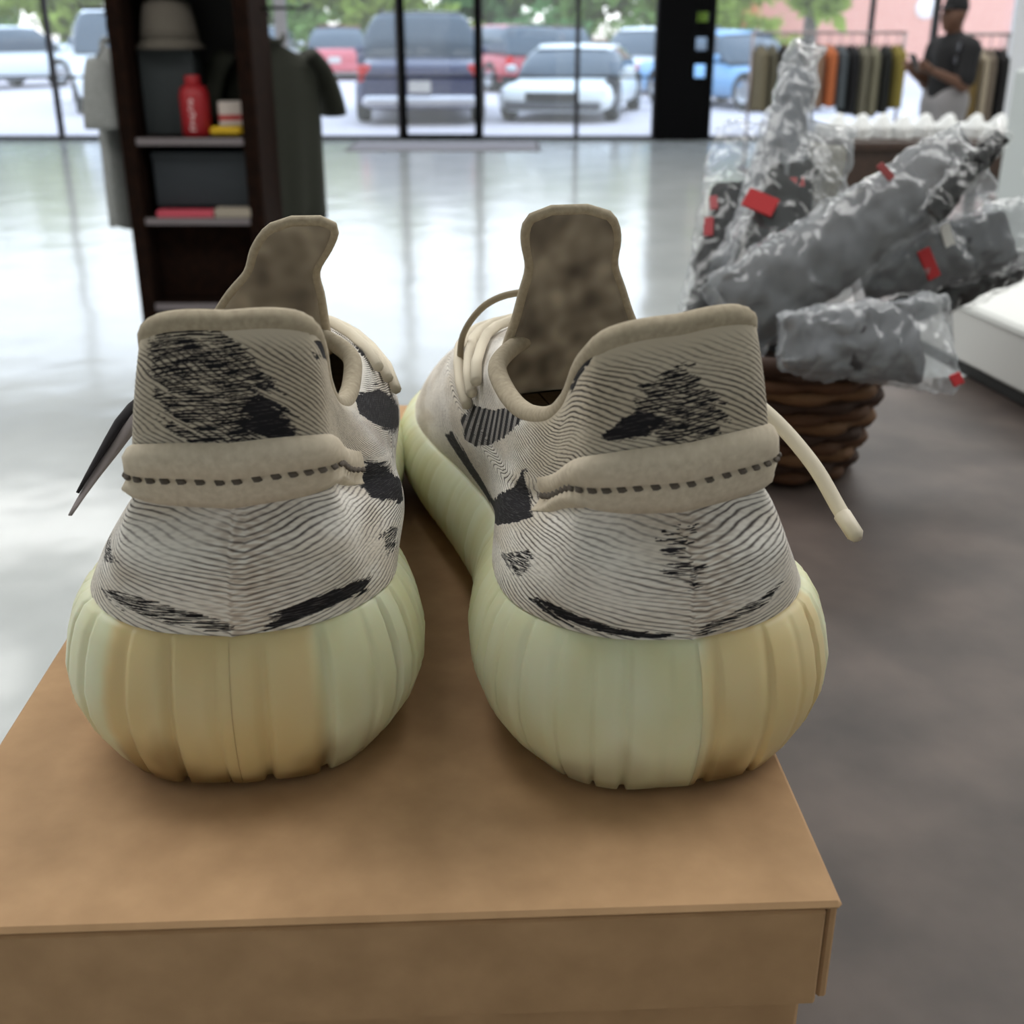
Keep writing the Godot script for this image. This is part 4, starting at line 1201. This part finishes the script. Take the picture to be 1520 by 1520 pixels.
	var wall := mottled(c255(214, 158, 142), c255(222, 170, 154), 0.9, 0.02, 0.4, 91)
	obj("wall", box(Vector3(26.0, 9.0, 10.0), 0.02), wall, b, Vector3(0, 4.5, 0))
	obj("parapet", box(Vector3(26.4, 0.5, 10.4), 0.05), mat(c255(196, 140, 124), 0.9), b, Vector3(0, 9.2, 0))
	obj("corner_pier", box(Vector3(1.6, 9.0, 0.5), 0.03), mottled(c255(226, 160, 112), c255(214, 146, 98), 0.9, 0.02, 0.4, 92), b, Vector3(-12.2, 4.5, 5.2))
	obj("wall_sign", lathe([Vector2(0.0, 0.06), Vector2(0.34, 0.06), Vector2(0.38, 0.0), Vector2(0.0, 0.0)], 20), mat(c255(244, 240, 236), 0.6), b, Vector3(-5.4, 2.0, 5.0)).rotation.x = PI / 2
	var lw := thing("garden_wall", "low orange brick wall behind the sports car", "wall", Vector3(5.0, -0.02, -43.0))
	obj("courses", box(Vector3(9.0, 0.9, 0.3), 0.02), mottled(c255(206, 140, 112), c255(190, 122, 96), 0.9, 0.05, 0.8, 93), lw, Vector3(0, 0.45, 0))
	obj("coping", box(Vector3(9.2, 0.1, 0.42), 0.02), mat(c255(206, 176, 160), 0.9), lw, Vector3(0, 0.95, 0))
	# clothes
	clothes_rail("long metal clothes rail between the black pillar and the shopper", 2.46, 4.06, -13.0, 1.27, [
		["olive brown shirt at the pillar end of the rail", c255(112, 104, 84), 0.66], ["faded olive shirt second from the pillar end", c255(96, 92, 76), 0.64], ["black shirt beside the olive ones near the pillar", c255(30, 30, 32), 0.66], ["dark grey shirt behind the tall pale sleeve", c255(70, 72, 72), 0.64], ["brown grey shirt behind the sleeve tip", c255(110, 98, 88), 0.66], ["tan shirt beside the orange one", c255(150, 120, 100), 0.62], ["orange shirt in the middle of the long rail", c255(196, 110, 66), 0.60], ["slate shirt between the orange and the black one", c255(80, 88, 94), 0.62], ["wide black shirt in the middle of the long rail", c255(18, 18, 22), 0.68], ["grey-olive shirt beside the wide black one", c255(118, 114, 98), 0.70], ["light olive shirt near the shopper's end", c255(128, 124, 104), 0.70], ["thin black shirt beside the mustard one", c255(24, 26, 24), 0.68], ["mustard yellow shirt at the shopper's end of the rail", c255(146, 132, 62), 0.62]], "shirts on the long rail")
	clothes_rail("short metal clothes rail behind the shopper", 3.90, 4.34, -11.0, 1.27, [
		["brown mustard shirt behind the shopper's back", c255(104, 84, 40), 0.60], ["beige shirt in the middle of the short rail", c255(168, 156, 136), 0.62], ["grey brown shirt beside the beige one", c255(120, 108, 96), 0.66], ["black shirt at the outer end of the short rail", c255(26, 24, 26), 0.64]], "shirts on the short rail")
	person()
	# display table with white sneakers
	var tb := thing("display_table", "dark brown wooden display table carrying white sneakers", "table", Vector3(2.62, 0, -8.1))
	var tw := mottled(c255(62, 42, 30), c255(42, 28, 20), 0.5, 0.02, 2.0, 95)
	obj("tabletop", box(Vector3(1.30, 0.05, 0.72), 0.006), tw, tb, Vector3(0, 0.735, 0))
	obj("apron", box(Vector3(1.22, 0.26, 0.64), 0.006), tw, tb, Vector3(0, 0.58, 0))
	for sx in [-1.0, 1.0]:
		for sz in [-1.0, 1.0]: obj("leg", box(Vector3(0.07, 0.71, 0.07), 0.006), tw, tb, Vector3(sx * 0.58, 0.355, sz * 0.30))
	var up := blob([[Vector3(0, 0.06, 0.10), Vector3(0, 0.05, -0.10), 0.040, 0.036], [Vector3(0, 0.06, 0.10), Vector3(0, 0.12, 0.08), 0.038, 0.034], [Vector3(0, 0.07, 0.03), Vector3(0, 0.105, 0.045), 0.032, 0.026]], 0.009, 0.01)
	var sole := loft(capped([PackedVector3Array(oval(0.0, 0.044, 0.148)), PackedVector3Array(oval(0.012, 0.047, 0.150)), PackedVector3Array(oval(0.028, 0.046, 0.149))]), true)
	var wm := mat(c255(238, 240, 240), 0.6)
	var spots := [[2.10, "at the pillar end"], [2.24, "second from the pillar end"], [2.38, "third along"], [2.52, "in the middle"], [2.66, "just past the middle"], [2.80, "before the gap"], [3.00, "nearest the shopper's legs"], [3.14, "at the far end"]]
	var proto: Node3D = null
	for k in spots.size():
		var s: Node3D
		if proto == null:
			proto = thing("white_sneaker", "", "sneaker", Vector3.ZERO)
			obj("upper", up, wm, proto)
			obj("sole", sole, mat(c255(228, 230, 230), 0.6), proto)
			s = proto
		else:
			s = proto.duplicate()
			s.name = numbered("white_sneaker")
			add_child(s, true)
		s.position = Vector3(spots[k][0], 0.7605, -8.12 + 0.03 * (k % 2))
		s.rotation.y = 0.5 + 0.12 * (k % 3)
		tag(s, "plain white sneaker on the dark table, %s of the row" % spots[k][1], "sneaker", "white sneakers on the table")
	# white plinths on the right
	var p1 := thing("plinth", "tall pale grey display plinth with a black cap on top", "plinth", Vector3(1.655, 0, -3.2))
	obj("body", box(Vector3(0.56, 1.34, 0.45), 0.01), mat(c255(186, 192, 192), 0.6), p1, Vector3(0, 0.67, 0))
	obj("foot", box(Vector3(0.50, 0.02, 0.39), 0.004), mat(c255(60, 60, 60), 0.6), p1, Vector3(0, 0.01, 0))
	var hc := thing("cap", "black cap resting on the tall grey plinth", "cap", Vector3(1.50, 1.341, -3.15))
	obj("crown", lathe([Vector2(0.0, 0.12), Vector2(0.05, 0.112), Vector2(0.085, 0.07), Vector2(0.092, 0.0), Vector2(0.08, 0.0), Vector2(0.0, 0.02)], 28), mat(c255(20, 20, 22), 0.9), hc)
	obj("peak", puff(Vector3(0, 0.01, 0.07), Vector3(0, 0.006, 0.16), Vector3(0, 1, 0), 0.15, 0.12, 0.012, 0.0, 0.0, 12, 16), mat(c255(20, 20, 22), 0.9), hc)
	var p2 := thing("plinth", "lower white display plinth in front of the grey one", "plinth", Vector3(1.375, 0, -2.35))
	obj("body", box(Vector3(0.56, 1.15, 0.40), 0.012), mat(c255(206, 208, 204), 0.6), p2, Vector3(0, 0.575, 0))
	obj("top_board", box(Vector3(0.59, 0.03, 0.43), 0.008), mat(c255(214, 216, 212), 0.6), p2, Vector3(0, 1.165, 0))
	# white box on the counter
	var wb := thing("white_box", "white cardboard box on black feet at the counter's far edge", "box", Vector3(0.530, COUNTER_TOP, -1.02), deg_to_rad(9.0))
	obj("body", box(Vector3(0.26, 0.050, 0.24), 0.003), mat(c255(206, 206, 204), 0.6), wb, Vector3(0, 0.037, 0))
	obj("lid", box(Vector3(0.264, 0.010, 0.244), 0.003), mat(c255(226, 228, 226), 0.6), wb, Vector3(0, 0.060, 0))
	obj("foot", box(Vector3(0.252, 0.013, 0.232), 0.002), mat(c255(18, 18, 18), 0.7), wb, Vector3(0, 0.0065, 0))
	var pen := new_st()
	for k in 5:
		bb(pen, Vector3(0.05 - 0.006 * k, 0.0006, 0.0016), Vector3(-0.075 + 0.012 * k, 0.0652, 0.06 - 0.022 * k), 0.0002, Basis(Vector3.UP, 0.3 + 0.35 * (k % 3)))
	pen.generate_normals()
	obj("pen_lines", pen.commit(), mat(c255(70, 72, 78), 0.7), wb)
	basket()
	sleeves()
	shelf_tower()

func oval(y: float, rx: float, rz: float) -> Array:
	var out := []
	for k in 32: out.append(Vector3(cos(TAU * k / 32) * rx * (0.9 + 0.1 * sin(TAU * k / 32 + PI)), y, sin(TAU * k / 32) * rz))
	return out
